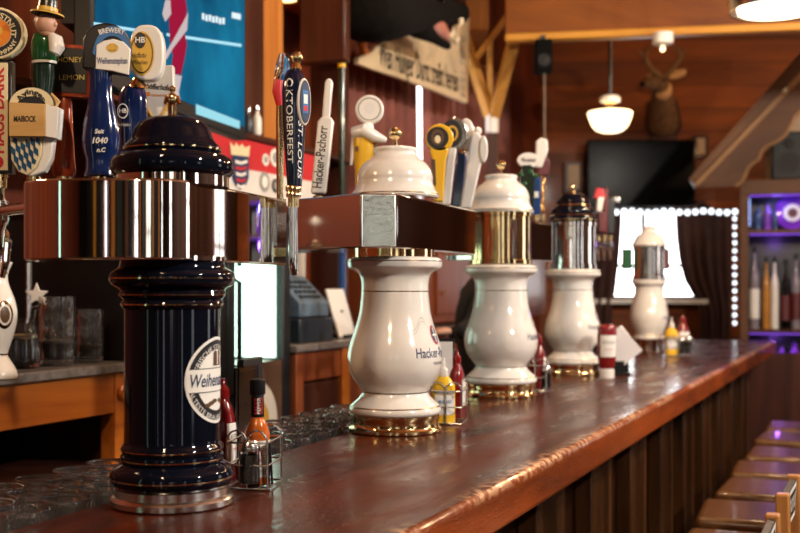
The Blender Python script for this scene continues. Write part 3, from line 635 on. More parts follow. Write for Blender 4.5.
b.poly([tp(x, y, .004) for x, y in ((164, 0), (169, 0), (170, 14), (164, 22), (161, 14))], 3)
b.poly([tp(x, y, .004) for x, y in ((182, 22), (187, 12), (186, 30), (172, 48), (165, 60), (163, 55), (172, 40))], 3)
b.poly([tp(x, y, .003) for x, y in ((172, 74), (181, 76), (178, 92), (179, 100), (173, 99))], 3)
b.poly([tp(x, y, .003) for x, y in ((195, 104), (239, 121), (239, 129), (195, 114))], 4)
for k in range(7): b.poly([tp(201+k*3.4+x, 13+k*.75+y+(k % 2)*.8, .003) for x, y in ((0, 0), (2.6, .5), (2.6, 7), (0, 6.4))], 5)
b.poly([tp(x, y, .003) for x, y in ((231, 12), (240, 14), (240, 20), (231, 18))], 5)
b.build('screen', ['screen_ice', 'screen_line', 'screen_red', 'screen_skin', 'screen_caption', 'screen_white'], t, world=True, smooth=0)
b = MB(); b.box(tv(.62, .36, -.20), (.30, .30, .2)); b.build('mount', 'black_paint', t, world=True)

# red and white banner board under the shelf
t = thing('flag_board', 'red over white striped flag board with a crowned blue lion shield', 'flag', tuple(on(H0, 4.55, 1.80, -.02)), rz=BR)
fb = lambda u, v, w=0: on(H0, u, v, -.02)+BX*w
F0, F1 = 3.9, 5.1
b = MB(); b.prism([(F0, 1.915), (F1, 1.915), (F1, 2.035), (F0, 2.035)], (-.01, 0), fb); b.build('red_band', 'red_cloth', t, world=True)
b = MB(); b.prism([(F0, 1.79), (F1, 1.79), (F1, 1.915), (F0, 1.915)], (-.01, 0), fb); b.build('white_band', 'white_cloth', t, world=True)
ft = lambda px, py, w=.003: PL(px, py, H0)+BX*(.02+w)
b = MB(); sc = [(227, 155), (244, 157), (244, 178), (241, 186), (235, 190), (230, 185), (227, 177)]
b.poly([ft(*q) for q in sc], 0); b.poly([ft(x, y, .004) for x, y in ((226, 155), (225, 142), (229, 147), (231, 143), (234, 147), (237, 144), (240, 148), (245, 146), (244, 157))], 2)
for k in range(5):
    y = 160+k*6; b.poly([ft(x, yy, .005) for x, yy in ((230+k*.3, y), (236, y+2), (242-k*.5, y), (242-k*.6, y+3.2), (236, y+4.8), (230+k*.4, y+3.2))], 1 if k % 2 else 3)
b.build('shield', ['navy_print', 'red_print', 'cream_print', 'white_print'], t, world=True, smooth=0)
for (x, y, rx, ry, m) in ((271, 158, 5, 9, 'white_print'), (261, 160, 3, 6, 'white_print'), (260, 182, 4.5, 10, 'grey_print'), (271, 186, 3.5, 7, 'black_print')):
    b = MB(); Z = ZL(x, H0, .43); c = ft(x, y); k = Z/F; f = lambda u, v, c=c, k=k: c+BY*(u*k*2.2)+Vector((0, 0, v*k))
    b.disc(f, 0, 0, rx, ry); b.disc(lambda u, v: f(u, v)+BX*.001, 0, 0, rx*.55, ry*.6, m=1); b.build('emblem', [m, 'grey_print' if m != 'grey_print' else 'white_print'], t, world=True, smooth=0)
# small bottles standing on the hutch shelf
for px, lab, m, h in ((248, 'small dark spice bottle on the hutch shelf beside the television', 'register_dark', .10), (257, 'small white bottle on the hutch shelf by the orange post', 'white_paint', .12)):
    q = PL(px, 140, H0+.02); q.z = 2.066; t = thing('small_bottle', lab, 'bottle', tuple(q))
    b = MB(); b.lathe(smooth_prof([(.0, 0), (.018, .002), (.019, h*.55), (.009, h*.72), (.008, h*.86)], 3), n=16); b.build('body', m, t)
    b = MB(); b.lathe([(.010, h*.85), (.010, h), (0, h)], n=14); b.build('cap', 'steel', t)

# till, white card and mirror on the far counter
q = on(C0, 4.62, CT, .2); t = thing('cash_register', 'blue-grey till on the red-brown back counter', 'till', tuple(q), rz=BR)
b = MB(); b.box((0, 0, .05), (.30, .30, .10)); b.build('cash_drawer', 'register_dark', t, bevel=.006)
b = MB(); b.prism([(-.14, 0), (.14, 0), (.14, .06), (.02, .17), (-.14, .17)], (-.13, .13), lambda u, v, w: Vector((u, w, .105+v))); b.build('keyboard_housing', 'register_blue', t, bevel=.006)
b = MB()
for i in range(4):
    for j in range(5): b.box((.050+.022*i, -.08+.04*j, .2485-.0202*i), (.014, .028, .012), M=Matrix.Rotation(.74, 3, 'Y'))
b.build('keys', 'register_dark', t, bevel=.002)
b = MB(); b.box((-.07, .0, .30), (.10, .20, .06)); b.box((-.06, 0, .36), (.05, .22, .10)); b.build('display', 'register_blue', t, bevel=.008)
b = MB(); b.box((-.034, 0, .365), (.004, .18, .06)); b.build('display_screen', 'mirror', t)
# white card stand
c0, c1 = PL(349, 336, C0-.05), PL(332, 292, C0-.05)
q = on(C0, 4.98, CT, .10); t = thing('card_stand', 'white card leaning in a stand on the red-brown back counter', 'card', tuple(q), rz=BR)
M = Matrix.Rotation(-.30, 3, 'Y') @ Matrix.Identity(3)
b = MB(); b.box((-.035, 0, .112), (.010, .17, .225), M=M); b.build('card', 'white_print', t, bevel=.002)
b = MB(); b.box((-.045, 0, .008), (.12, .10, .014)); b.tube([(-.10, 0, .01), (-.062, 0, .13)], .005, 6); b.build('stand', 'black_plastic', t)
b = MB(); b.box((-.0285, 0, .12), (.002, .02, .01), M=M); b.build('black_mark', 'black_print', t)
# mirror on the alcove back
a = thing('back_mirror', 'tall blue-grey mirror behind the till with white frame strips', 'mirror', tuple(on(H0, 5.15, CT, .19)), rz=BR)
B = lambda n, m, *k: slab(MB(), H0, *k).build(n, m, a, world=True)
B('mirror_glass', 'mirror', 4.55, 5.30, .185, .198, 1.30, 1.79)
for y in (4.55, 5.28): B('frame_strip', 'white_paint', y, y+.05, .165, .198, 1.28, 1.80)
# teal bottle/pole beyond mirror
t = thing('flag_pole', 'dark pole with a yellow band standing at the end of the hutch', 'pole', tuple(on(H0, 5.27, CT, -.065)))
q = on(H0, 5.27, 0, -.065); b = MB(); b.tube([(q.x, q.y, CT), (q.x, q.y, 2.70)], .017, 12); b.build('pole', 'dark_green_paint', t, world=True)
b = MB(); b.lathe([(.019, 0), (.019, .10)], Vector((q.x, q.y, 2.47)), 14); b.build('yellow_band', 'yellow_paint', t, world=True)
b = MB(); b.lathe([(.019, 0), (.019, .22)], Vector((q.x, q.y, 1.37)), 14); b.build('blue_band', 'blue_paint', t, world=True)
b = MB(); b.lathe([(.03, 0), (.028, .015), (.018, .022)], (q.x, q.y, CT), 18); b.build('foot', 'black_paint', t, world=True)

# pleated curtain on the left wall with a bright window gap
t = thing('pleated_curtain', 'pleated dusty red curtain below the cream sign', 'curtain', tuple(on(L0, 7.1, 1.3)))
def cloth(y0, y1, z0, z1, name):
    vs = []; fs = []; n = int((y1-y0)/.012)
    for i in range(n+1):
        y = y0+(y1-y0)*i/n; off = -.09+.03*math.sin(y*2*PI/.115)+.008*math.sin(y*47)
        vs += [on(L0, y, z0, off), on(L0, y, z1, off*.9)]
    for i in range(n): fs.append((2*i, 2*i+2, 2*i+3, 2*i+1))
    m = MB(); m.add(vs, fs); o = m.build(name, 'curtain_red', t, world=True, smooth=180); s = o.modifiers.new('s', 'SOLIDIFY'); s.thickness = .006
YA, YB = ZL(418, L0+.1, .43), ZL(428, L0+.1, .43)
cloth(5.9, YA, 1.9, 3.0, 'cloth'); cloth(YB, 8.6, 1.9, 3.0, 'cloth')
b = MB(); b.tube([on(L0, 5.85, 3.02, -.09), on(L0, 8.65, 3.02, -.09)], .016, 10); b.build('curtain_rod', 'brass', t, world=True)
b = MB(); slab(b, L0, 6.3, 8.3, .0, -.02, 1.95, 2.9); wn = struct(b.build('window_9', 'white_paint')); b = MB(); slab(b, L0, 6.36, 8.24, -.02, -.026, 2.0, 2.84); b.build('window_pane', 'pane_far', wn, world=True)
# wooden wall cabinet under the curtain
t = thing('wall_cabinet', 'red-brown wall panel cabinet behind the white beer towers', 'cabinet', tuple(on(L0, 7.0, CT)), rz=BR)
b = MB(); slab(b, L0, 5.9, 8.9, 0, -.30, 1.22, 1.86); b.build('body', 'cabinet_red', t, world=True, bevel=.005)
b = MB(); slab(b, L0, 5.88, 8.92, 0, -.34, 1.86, 1.89); b.build('cornice', 'cabinet_orange', t, world=True, bevel=.005)
for y in (6.0, 6.7, 7.4, 8.1):
    b = MB(); slab(b, L0, y, y+.62, -.30, -.315, 1.27, 1.82); d = b.build('door', 'cabinet_red', t, world=True, bevel=.006); k = MB(); k.sphere(on(L0, y+.08, 1.4, -.325), .015, n=12); k.build('knob', 'brass', d, world=True)

# cream sign with old lettering
S0 = H0+.06
t = thing('hanging_sign', 'cream wooden sign with black old-style lettering under the boar head', 'sign', tuple(PL(410, 90, S0)))
out = [(359, 64), (372, 69), (400, 78), (430, 89), (468, 103), (468.5, 70), (469.5, 16), (460, 22), (449, 50), (442, 44), (428, 36), (412, 32), (398, 32), (386, 37), (379, 44), (374, 51), (366, 55), (359, 58)]
pts = [PL(x, y, S0) for x, y in out]
b = MB(); n = len(pts); b.add(pts+[p-BX*.03 for p in pts], [tuple(range(n)), tuple(range(2*n-1, n-1, -1))]+[(i, (i+1) % n, n+(i+1) % n, n+i) for i in range(n)]); brd = b.build('board', 'sign_cream', t, world=True, bevel=.004)
A0, A1 = PL(379, 50, S0), PL(458, 79, S0); d = (A1-A0); wd = d.length; d.normalize(); up = Vector((0, 0, 1))-d*d.z; up.normalize()
b = MB(); f = lambda u, v: A0+d*u+up*v+BX*.003
b.text('Wen Hunger Durst treibt herein', .20, f, u=wd/2, v=-.02, width=wd, bold=.006); b.build('lettering', 'black_print', brd, world=True, smooth=0)
b = MB(); A0b = PL(462, 30, S0); f2 = lambda u, v: A0b+Vector((0, 0, -1))*u+d*v+BX*.003
b.text('Anno 1894', .12, f2, u=.22, v=0, width=.38); b.build('lettering', 'grey_print', brd, world=True, smooth=0)
for px, py in ((362, 20), (467, 10)):
    q = PL(px, py+25, S0); b = MB(); b.tube([q-BX*.02, Vector((q.x, q.y, 4.1))-BX*.02], .006, 6); b.build('chain', 'black_paint', t, world=True)
# boar head
HS = H0+.30
bq = lambda x, y, dx=0: PL(x, y, HS)+BX*dx
t = thing('boar_head', 'black mounted boar head with open mouth above the cream sign', 'boar head', tuple(bq(375, 15)))
skin_mesh('head', [bq(356, 4), bq(372, 8), bq(392, 6), bq(412, 6), bq(430, 8), bq(446, 10), bq(458, 13), bq(466, 13)], [(i, i+1) for i in range(7)], [(.20, .17), (.21, .18), (.17, .17), (.14, .15), (.09, .11), (.055, .09), (.04, .065), (.035, .05)], 'fur_black', t, True)
skin_mesh('lower_jaw', [bq(408, 16), bq(420, 26), bq(434, 37), bq(445, 44), bq(449, 47)], [(i, i+1) for i in range(4)], [.10, .07, .035, .028, .018], 'fur_black', t, True)
b = MB(); b.tube([bq(424, 22, .02), bq(436, 30, .02), bq(445, 39, .02)], [.05, .045, .02], 12); b.build('tongue', 'mouth_pink', t, world=True)
for (x0, y0), (x1, y1) in (((441, 39), (444, 28)), ((446, 43), (448, 36)), ((452, 20), (450, 27))):
    b = MB(); b.tube([bq(x0, y0, .05), bq((x0+x1)/2+1, (y0+y1)/2, .055), bq(x1, y1, .05)], [.016, .012, .003], 8); b.build('tusk', 'tooth', t, world=True)
b = MB(); b.tube([bq(380, 2, .12), bq(374, -14, .14), bq(370, -24, .12)], [.05, .06, .01], 10); b.build('ear', 'fur_black', t, world=True)
b = MB(); b.sphere(bq(418, 2, .13), .016, n=12); b.build('eye', 'glossy_eye', t, world=True)
b = MB(); q = bq(352, 4, -.02); b.box(q-BX*.113, (.226, .06, .5), M=Matrix.Rotation(BR, 3, 'Z')); b.build('plaque', 'dark_panel', t, world=True, bevel=.01)

# ------------------------------------------------------------------ glassware on the back counter
def mug(px, label, h, r, fill):
    Yb = ZL(px, C0-.10, .43); q = Vector((C0-.10+.43*Yb, Yb, CT))
    t = thing('beer_mug', label, 'mug', tuple(q), rz=-.3, group=None)
    prof = [(0, .0), (r*.95, 0), (r, .012), (r*1.02, h*.5), (r*.98, h), (r*.98-.004, h), (r*.9, h*.5), (r*.86, .018), (0, .014)]
    b = MB(); o0 = 0; b.lathe(smooth_prof(prof[:5], 6)+prof[5:], n=48)
    for i, v in enumerate(b.v):                                   # dimples pressed into the wall
        rr = math.hypot(v.x, v.y)
        if rr > r*.93 and .02 < v.z < h*.9:
            a = math.atan2(v.y, v.x); k = 1-.20*max(0, math.sin(a*10))*max(0, math.sin(v.z/h*PI*5)) ; v.x *= k; v.y *= k
    b.build('glass_body', 'mug_glass', t)
    b = MB(); b.tube([(-r*.95, 0, h*.85), (-r*1.5, 0, h*.82), (-r*1.65, 0, h*.5), (-r*1.5, 0, h*.2), (-r*.98, 0, h*.15)], .009, 10); b.build('handle', 'mug_glass', t)
    if fill:
        b = MB(); b.lathe([(0, .016), (r*.84, .019), (r*.87, h*fill), (0, h*fill)], n=32); b.build('beer', 'beer', t)
        b = MB(); b.lathe([(0, h*fill+.0005), (r*.872, h*fill+.0005), (r*.875, h*fill+.008), (0, h*fill+.008)], n=32); b.build('foam', 'foam', t)
mug(57, 'large dimpled glass beer mug with a little dark beer on the orange-railed counter', .200, .052, .33)
mug(90, 'smaller dimpled glass beer mug at the right end of the orange-railed counter', .160, .039, .28)
Yb = ZL(20, C0-.12, .43); q = Vector((C0-.12+.43*Yb, Yb, CT)); t = thing('beer_pitcher', 'round glass pitcher of dark beer beside the white column on the back counter', 'pitcher', tuple(q))
b = MB(); b.lathe(smooth_prof([(0, 0), (.045, .0), (.056, .02), (.058, .06), (.046, .10), (.04, .125), (.045, .14)], 4)+[(.042, .14), (.037, .125), (.042, .10), (.053, .06), (.05, .02), (0, .008)], n=36); b.build('glass_body', 'clear_glass', t)
b = MB(); b.lathe([(0, .009), (.049, .021), (.052, .06), (.047, .083), (0, .083)], n=32); b.build('beer', 'beer', t)
b = MB(); b.lathe([(0, .0835), (.0465, .0835), (.0435, .092), (0, .092)], n=32); b.build('foam', 'foam', t)
# flower in a tall steel holder
Yb = ZL(33, C0-.22, .43); q = Vector((C0-.22+.43*Yb, Yb, CT)); t = thing('steel_stand', 'slim steel stand with a white star ornament on the back counter', 'stand', tuple(q))
b = MB(); b.tube([(-.012, 0, .0), (-.012, 0, .30)], .010, 10); b.lathe([(.035, 0), (.035, .008), (.01, .012)], (-.012, 0, 0), 20); b.build('pole', 'steel', t)
b = MB(); st = []
for k in range(10):
    a = PI*k/5+.3; rr = .036 if k % 2 == 0 else .016; st.append((rr*math.cos(a), rr*math.sin(a)))
b.prism(st, (-.008, .0), lambda u, v, w: Vector((.018+u, -.018+w, .205+v))); b.build('star', 'white_paint', t, bevel=.002)
# white ceramic column partly out of frame
Yb = 2.74; q = P(-3, 360, Yb); q.z = CT; t = thing('ceramic_column', 'white ceramic beer column with gold ornament at the left edge', 'beer column', tuple(q))
pf = smooth_prof([(0, 0), (.045, .0), (.047, .02), (.030, .05), (.026, .065), (.040, .11), (.048, .15), (.044, .19), (.028, .235), (.026, .26), (.034, .28), (.034, .29), (0, .292)], 4)
b = MB(); b.lathe(pf, n=40); col = b.build('column', 'cream_ceramic', t)
b = MB()
for h in (.062, .262): b.lathe([(prof_r(pf, h)+.0012, h-.002), (prof_r(pf, h)+.0012, h+.002)], n=40)
b.build('gold_ring', 'brass', t)
b = MB(); a0 = -PI/2+.75; fm = lambda u, v, e=.0006: Vector(((prof_r(pf, .16+v)+e)*math.cos(a0+u/.047), (prof_r(pf, .16+v)+e)*math.sin(a0+u/.047), .16+v))
b.disc(fm, 0, 0, .022, .035, r0=.75); b.disc(lambda u, v: fm(u, v, .001), 0, 0, .012, .02, m=1); b.build('ornament', ['brass', 'brown_print'], t, smooth=0)
b = MB(); b.lathe([(.03, .29), (.03, .36), (.02, .375), (0, .38)], n=28); b.build('cap', 'chrome', t)
b = MB(); b.tube([(0, -.02, .335), (.045, -.05, .335)], .012, 12); b.build('faucet', 'chrome', t)
b = MB(); b.tube([(.02, -.034, .335), (.034, -.043, .335)], .017, 12); b.build('collar', 'black_plastic', t)
b = MB(); b.tube([(.043, -.049, .335), (.040, -.05, .29), (.030, -.05, .25)], [.010, .009, .007], 10); b.build('spout', 'chrome', t)
b = MB(); b.tube([(0, 0, .38), (0, 0, .42)], .008, 8); b.sphere((0, 0, .435), .022, n=14); b.build('knob', 'white_paint', t)
# wine glasses upside down on the lower shelf in the dark
g = None
def wine(q, label):
    global g
    if g is None:
        g = thing('wine_glass', label, 'wine glass', q, group='stemmed glasses on the dark lower shelf')
        b = MB(); b.lathe(smooth_prof([(.036, 0), (.042, .03), (.041, .06), (.026, .09), (.006, .105)], 3)+[(.004, .16), (.005, .168), (.032, .172), (.032, .175), (.0, .176)], n=28); b.build('bowl', 'clear_glass', g)
        return g
    return dup(g, q, label=label)
for i, (dy, off) in enumerate(((2.62, .10), (2.74, .10), (2.86, .10), (2.68, .2), (2.8, .2))):
    wine(tuple(on(C0, dy, .901, off)), 'upturned stemmed glass on the dark shelf below the orange rail')
# ------------------------------------------------------------------ the bar counter
t = thing('bar_counter', 'long bar with glossy red-brown top and worn orange front edge', 'bar', tuple(bar(-.3, 3.4, 0)), rz=BR)
wb = lambda u, v, w: bar(u, v, w)
top = MB(); poly = [(0, -1.15), (0, 6.42)]+[(-.09+.09*math.cos(a), 6.42+.09*math.sin(a)) for a in [PI*k/16 for k in range(1, 9)]]+[(-.72, 6.51), (-.535, -1.15)]
top.prism(poly, (BT-.088, BT), wb)
o = bpy.data.objects.new('tmp', None)
tt = thing('tmp', 'x', 'x', tuple(bar(0, 0, BT)), rz=BR)          # the top's own frame: x = 0 at the front edge, z = 0 on the surface
topo = top.build('bar_top', 'bar_top_wood', tt, world=True, bevel=.014, seg=4)
topo.parent = t; topo.matrix_parent_inverse = Matrix.Identity(4)
LM = W[t].inverted() @ W[tt]; topo.location = LM.to_translation(); topo.rotation_euler = LM.to_euler(); bpy.data.objects.remove(tt); bpy.data.objects.remove(o)
b = MB(); b.prism([(-.20, -1.1), (-.20, 6.4), (-.62, 6.4), (-.46, -1.1)], (0, BT-.09), wb); b.build('bar_body', 'bar_front_wood', t, world=True)
b = MB(); b.prism([(-.13, -1.1), (-.13, 6.42), (-.20, 6.42), (-.20, -1.1)], (BT-.13, BT-.088), wb); b.build('top_rail', 'bar_front_wood', t, world=True, bevel=.006)
b = MB(); b.prism([(-.14, -1.1), (-.14, 6.42), (-.20, 6.42), (-.20, -1.1)], (0, .16), wb); b.build('skirting', 'bar_front_wood', t, world=True, bevel=.006)
for k in range(12):
    y = -.55+k*.575; b = MB(); b.prism([(-.145, y), (-.145, y+.27), (-.20, y+.27), (-.20, y)], (.16, BT-.13), wb); b.prism([(-.155, y+.04), (-.155, y+.23), (-.145, y+.23), (-.145, y+.04)], (.2, BT-.17), wb)
    b.build('pilaster', 'pilaster_wood', t, world=True, bevel=.006)
for k in range(8):
    y = .62+k*.62; b = MB(); c = bar(-.105, y, BT-.105); b.tube([c+BX*-.03+Vector((0, 0, .02)), c, c+Vector((0, 0, -.02)), c+BX*.02+Vector((0, 0, -.022)), c+BX*.026+Vector((0, 0, -.01))], .006, 8); b.build('coat_hook', 'black_paint', t, world=True)
# shelf for glasses behind the bar
GS = .966
b = MB(); q = [(back_x(Y)-dx, Y) for Y, dx in ((1.35, .02), (3.7, .02), (3.7, .30), (1.35, .30))]; b.prism(q, (GS-.03, GS)); b.build('glass_shelf', 'steel', t, world=True)
b = MB(); q = [(back_x(Y)-dx, Y) for Y, dx in ((1.35, .03), (3.7, .03), (3.7, .27), (1.35, .27))]; b.prism(q, (0, GS-.03)); b.build('under_shelf', 'black_paint', t, world=True)

# rows of upturned glasses on that shelf
proto = None
def tumbler(Y, dx, label, group):
    global proto
    q = (back_x(Y)-dx, Y, GS); rz = random.random()*6
    if proto is None:
        proto = thing('drinking_glass', label, 'glass', q, group=group)
        b = MB(); b.lathe(smooth_prof([(.0, 0), (.036, .0), (.039, .008), (.0405, .05), (.0415, .095), (.0425, .106), (.0420, .112), (.040, .114)], 3)+[(.0385, .113), (.0375, .106), (.037, .09), (.036, .05), (.033, .014), (0, .012)], n=36)
        for i, v in enumerate(b.v):
            r = math.hypot(v.x, v.y)
            if .015 < v.z < .09 and r > .037: k = 1-.03*abs(math.sin(math.atan2(v.y, v.x)*5)); v.x *= k; v.y *= k
        b.build('glass_body', 'thick_glass', proto)
        b = MB(); b.lathe([(.0402, .108), (.0428, .109), (.0432, .1125), (.0415, .1158), (.0385, .1155), (.0375, .112), (.0385, .1085)], n=36, closed=True); b.build('rim', 'thick_glass', proto)
        return proto
    return dup(proto, q, rz, label, group)
for j, dx in enumerate((.058, .150, .242)):
    for i in range(30):
        Y = 1.56+.096*i+(.048 if j % 2 else 0)
        px = 400+F*(back_x(Y)-dx)/Y
        if -12 < px < 128 and Y < 2.3: tumbler(Y, dx, 'thick round glass in the rows behind the bar left of the black tower', 'glasses behind the bar, left of the black tower')
        elif 255 < px < 358 and 2.2 < Y < 3.6: tumbler(Y, dx, 'thick round glass in the rows behind the bar right of the condiment rack', 'glasses behind the bar, right of the condiment rack')

# ------------------------------------------------------------------ beer towers
COLUMN = smooth_prof([(.112, .045), (.116, .050), (.116, .058), (.110, .068), (.099, .078), (.087, .090), (.0835, .100), (.087, .108), (.103, .129), (.1155, .155), (.119, .181), (.1170, .205), (.1105, .230), (.0985, .265), (.0895, .300), (.0855, .335), (.0842, .357), (.0850, .378), (.090, .393), (.104, .404), (.116, .411), (.1185, .419), (.1180, .430), (.110, .436), (.098, .438)], 4)
def lathe_part(name, m, prof, par, off=(0, 0, 0), n=56, sm=40):
    b = MB(); b.lathe(prof, off, n); return b.build(name, m, par, smooth=sm)
def rings(par, prof, hs, m='gold_line', w=.0012, e=.0006):
    for h in hs: b = MB(); b.lathe([(prof_r(prof, h-w)+e, h-w), (prof_r(prof, h+w)+e, h+w)], n=56); b.build('gold_line', m, par)
def wrap(prof, face, az, h0, s=1.0):
    "f(u, v) that lays a flat design on a turned column; az = direction of its centre, to the right of the viewer"
    rr = prof_r(prof, h0); a0 = face+az
    def mk(e=.0005): return lambda u, v: Vector(((prof_r(prof, h0+v)+e)*math.cos(a0+u/rr), (prof_r(prof, h0+v)+e)*math.sin(a0+u/rr), h0+v))
    return mk
def emblem(par, prof, face, az, h0=.235, sc=1.0):
    mk = wrap(prof, face, az, h0)
    b = MB(); b.text('Hacker-Pschorr', .034*sc, mk(.0005), 0, v=-.022*sc, width=.160*sc, bold=.012); b.text('MÜNCHEN', .011*sc, mk(.0005), 0, v=-.048*sc, width=.05*sc)
    b.build('lettering', 'navy_print', par, smooth=0)
    b = MB(); b.disc(mk(.0005), 0, .022*sc, .019*sc, .024*sc, m=0); b.disc(mk(.0009), 0, .022*sc, .0155*sc, .0205*sc, m=1); b.grid(mk(.0012), -.0024*sc, .0024*sc, .004*sc, .040*sc, 2, 6, 2); b.grid(mk(.0013), -.0125*sc, .0125*sc, .020*sc, .0245*sc, 8, 2, 2)
    for s in (-1, 1):
        for k in range(2):
            pts = [(s*(.030+.050*q)*sc, (.040+k*.009+.016*math.sin(q*4.2+.4))*sc) for q in [i/14 for i in range(15)]]
            for (u0, v0), (u1, v1) in zip(pts, pts[1:]): b.add([mk(.0006)(u0, v0-.0006), mk(.0006)(u1, v1-.0006), mk(.0006)(u1, v1+.0006), mk(.0006)(u0, v0+.0006)], [(0, 1, 2, 3)], 3, True)
    b.build('crest', ['red_print', 'navy_print', 'white_print', 'grey_print'], par, smooth=0)
def faucet(par, p, d, base_z, h=.10):
    "beer tap: shank, body, spout, bonnet; p = where the shank leaves the header, d = outward direction, all world"
    b = MB(); d = Vector(d).normalized(); q = p+d*.055
    b.tube([p, q], .011, 14); b.tube([p+d*.004, p+d*.014], .019, 16)
    b.tube([q+Vector((0, 0, .035)), q+Vector((0, 0, -.01)), q+d*.012+Vector((0, 0, -.04)), q+d*.014+Vector((0, 0, -.10))], [.013, .014, .011, .008], 14)
    b.tube([q+Vector((0, 0, .03)), Vector((q.x, q.y, base_z))], .006, 10); b.lathe([(.013, .03), (.013, .042), (.008, .05)], q, 14)
    b.build('faucet', 'chrome', par, world=True); return q
def header(par, poly, z0, z1, m='chrome', bev=.004):
    b = MB(); b.prism(poly, (z0, z1)); return b.build('header', m, par, world=True, bevel=bev, seg=3, smooth=30)
FA = {}
def tower(label, X, Z, sc=1.0):
    t = thing('beer_tower', label, 'beer tower', (X, Z, BT)); FA[t] = math.atan2(-Z, -X); return t

# first tower: black, round white label
T1 = tower('black glossy beer tower with round white label, nearest the camera', -.381, 1.86)
BODY1 = [(.090, .030)]+smooth_prof([(.092, .030), (.0985, .037), (.1025, .047), (.099, .060), (.088, .068), (.083, .071)], 4)+[(.0845, .074), (.0855, .078), (.0845, .083), (.081, .085), (.0825, .088), (.0845, .093), (.0825, .099), (.0795, .102), (.0787, .108), (.0787, .325), (.083, .328), (.085, .333), (.083, .339), (.081, .341), (.0845, .344), (.0885, .349), (.086, .356), (.090, .360)]+smooth_prof([(.092, .361), (.100, .366), (.1035, .376), (.101, .386), (.092, .392), (.088, .394)], 4)+[(.086, .400), (.086, .408)]
lathe_part('base_ring', 'steel', [(.098, 0), (.102, .003), (.102, .012), (.0985, .016), (.0955, .018), (.0955, .030), (.09, .033)], T1)
bd = lathe_part('column', 'black_ceramic', BODY1, T1, n=72)
rings(T1, BODY1, (.0775, .093, .333, .349, .376, .047), 'brass', .0009, .0004)
mk = wrap(BODY1, FA[T1], math.radians(66), .208)
b = MB(); b.disc(mk(.0004), 0, 0, .0715, m=0, rings=6, n=64); lb = b.build('round_label', 'white_print', T1, smooth=0)
b = MB(); b.disc(mk(.0008), 0, 0, .0665, m=0, r0=.76, rings=2, n=64)
b.text('BAYERISCHE STAATSBRAUEREI', .0115, mk(.0012), 1, arc=.0545, width=.185); b.text('ÄLTESTE BRAUEREI DER WELT', .0115, mk(.0012), 1, arc=-.0625, width=.165)
b.grid(mk(.0010), -.069, .069, -.018, .020, 20, 2, 1)
b.grid(mk(.0013), -.064, .064, .0195, .0208, 20, 1, 0); b.grid(mk(.0013), -.064, .064, -.0188, -.0176, 20, 1, 0)
b.text('Weihenstephan', .030, mk(.0014), 2, v=.0, width=.128, bold=.012, shear=.25)
sh = [(-.014, .042), (-.016, .030), (-.010, .024), (.010, .024), (.016, .030), (.014, .042)]
b.grid(mk(.0011), -.013, .013, .024, .040, 6, 2, 3); b.disc(mk(.0012), -.007, .043, .006, m=3, n=16, rings=2); b.disc(mk(.0012), .007, .043, .006, m=3, n=16, rings=2); b.grid(mk(.0014), -.002, .002, .026, .046, 2, 2, 1)
for s in (-1, 1):
    for k in range(3): b.disc(mk(.0012), s*(.010+.009*k), -.034-.003*k, .008, .0035, m=3, n=14, rings=2)
b.build('lettering', ['black_print', 'white_print', 'navy_print', 'brown_print'], lb, smooth=0)
HEAD1 = [(-.615, 1.93), (-.618, 1.86), (-.606, 1.79), (-.575, 1.758), (-.53, 1.742), (-.47, 1.733), (-.41, 1.731), (-.375, 1.735), (-.350, 1.752), (-.332, 1.785), (-.222, 2.168), (-.226, 2.192), (-.25, 2.205), (-.345, 2.23), (-.41, 2.03), (-.44, 1.975), (-.50, 1.955)]
header(T1, HEAD1, 1.474, 1.602)
lathe_part('neck_ring', 'chrome', [(.086, .405), (.09, .405), (.09, .412)], T1)
lathe_part('cap_ring', 'chrome', [(.094, .528), (.094, .547), (.09, .549)], T1)
CAP1 = [(.090, .545)]+smooth_prof([(.094, .545), (.1005, .552), (.1025, .562), (.0995, .574), (.090, .581), (.082, .584)], 4)+smooth_prof([(.0795, .585), (.0815, .589), (.081, .594), (.077, .599), (.0705, .606), (.066, .616), (.061, .627), (.052, .637), (.035, .644), (0, .647)], 4)
lathe_part('cap', 'black_ceramic', CAP1, T1, n=72); rings(T1, CAP1, (.590,), 'brass', .0007, .0004)
b = MB(); b.lathe([(.012, 0), (.012, .003), (.005, .006)], (0, 0, .645), 16); b.tube([(-.004, 0, .65), (-.0045, 0, .668)], .0038, 8); b.tube([(.004, 0, .65), (.0045, 0, .668)], .0038, 8)
b.sphere((0, 0, .676), .0095, n=14, sc=(1, .8, 1.2)); b.tube([(-.009, 0, .681), (-.012, -.003, .668)], .003, 8); b.tube([(.009, 0, .681), (.012, -.003, .668)], .003, 8); b.sphere((0, 0, .693), .0062, n=12); b.build('gold_figure_finial', 'brass', T1)
# white towers
def white_tower(label, X, Z, az, r_az=1, s=1.0, letters=True):
    t = tower(label, X, Z); pr = [(r*s, h) for r, h in COLUMN]
    lathe_part('base_ring', 'brass', [(.112*s, 0), (.1165*s, .003), (.1165*s, .010), (.112*s, .014), (.110*s, .018), (.110*s, .030), (.113*s, .034), (.113*s, .044), (.108*s, .047)], t)
    lathe_part('column', 'cream_ceramic', pr, t, n=72, sm=60); rings(t, pr, (.0645, .1005, .352, .427))
    if letters: emblem(t, pr, FA[t], az+math.radians(4), .222)
    return t
CAPW = [(.090, 0), (.108, .0), (.111, .004), (.1085, .012)]+smooth_prof([(.105, .016), (.0985, .028), (.095, .042), (.0955, .052), (.0915, .068), (.080, .086), (.064, .099), (.0545, .108), (.0525, .114)], 4)+smooth_prof([(.0545, .117), (.056, .121), (.054, .126), (.046, .128)], 3)+[(.0, .130)]
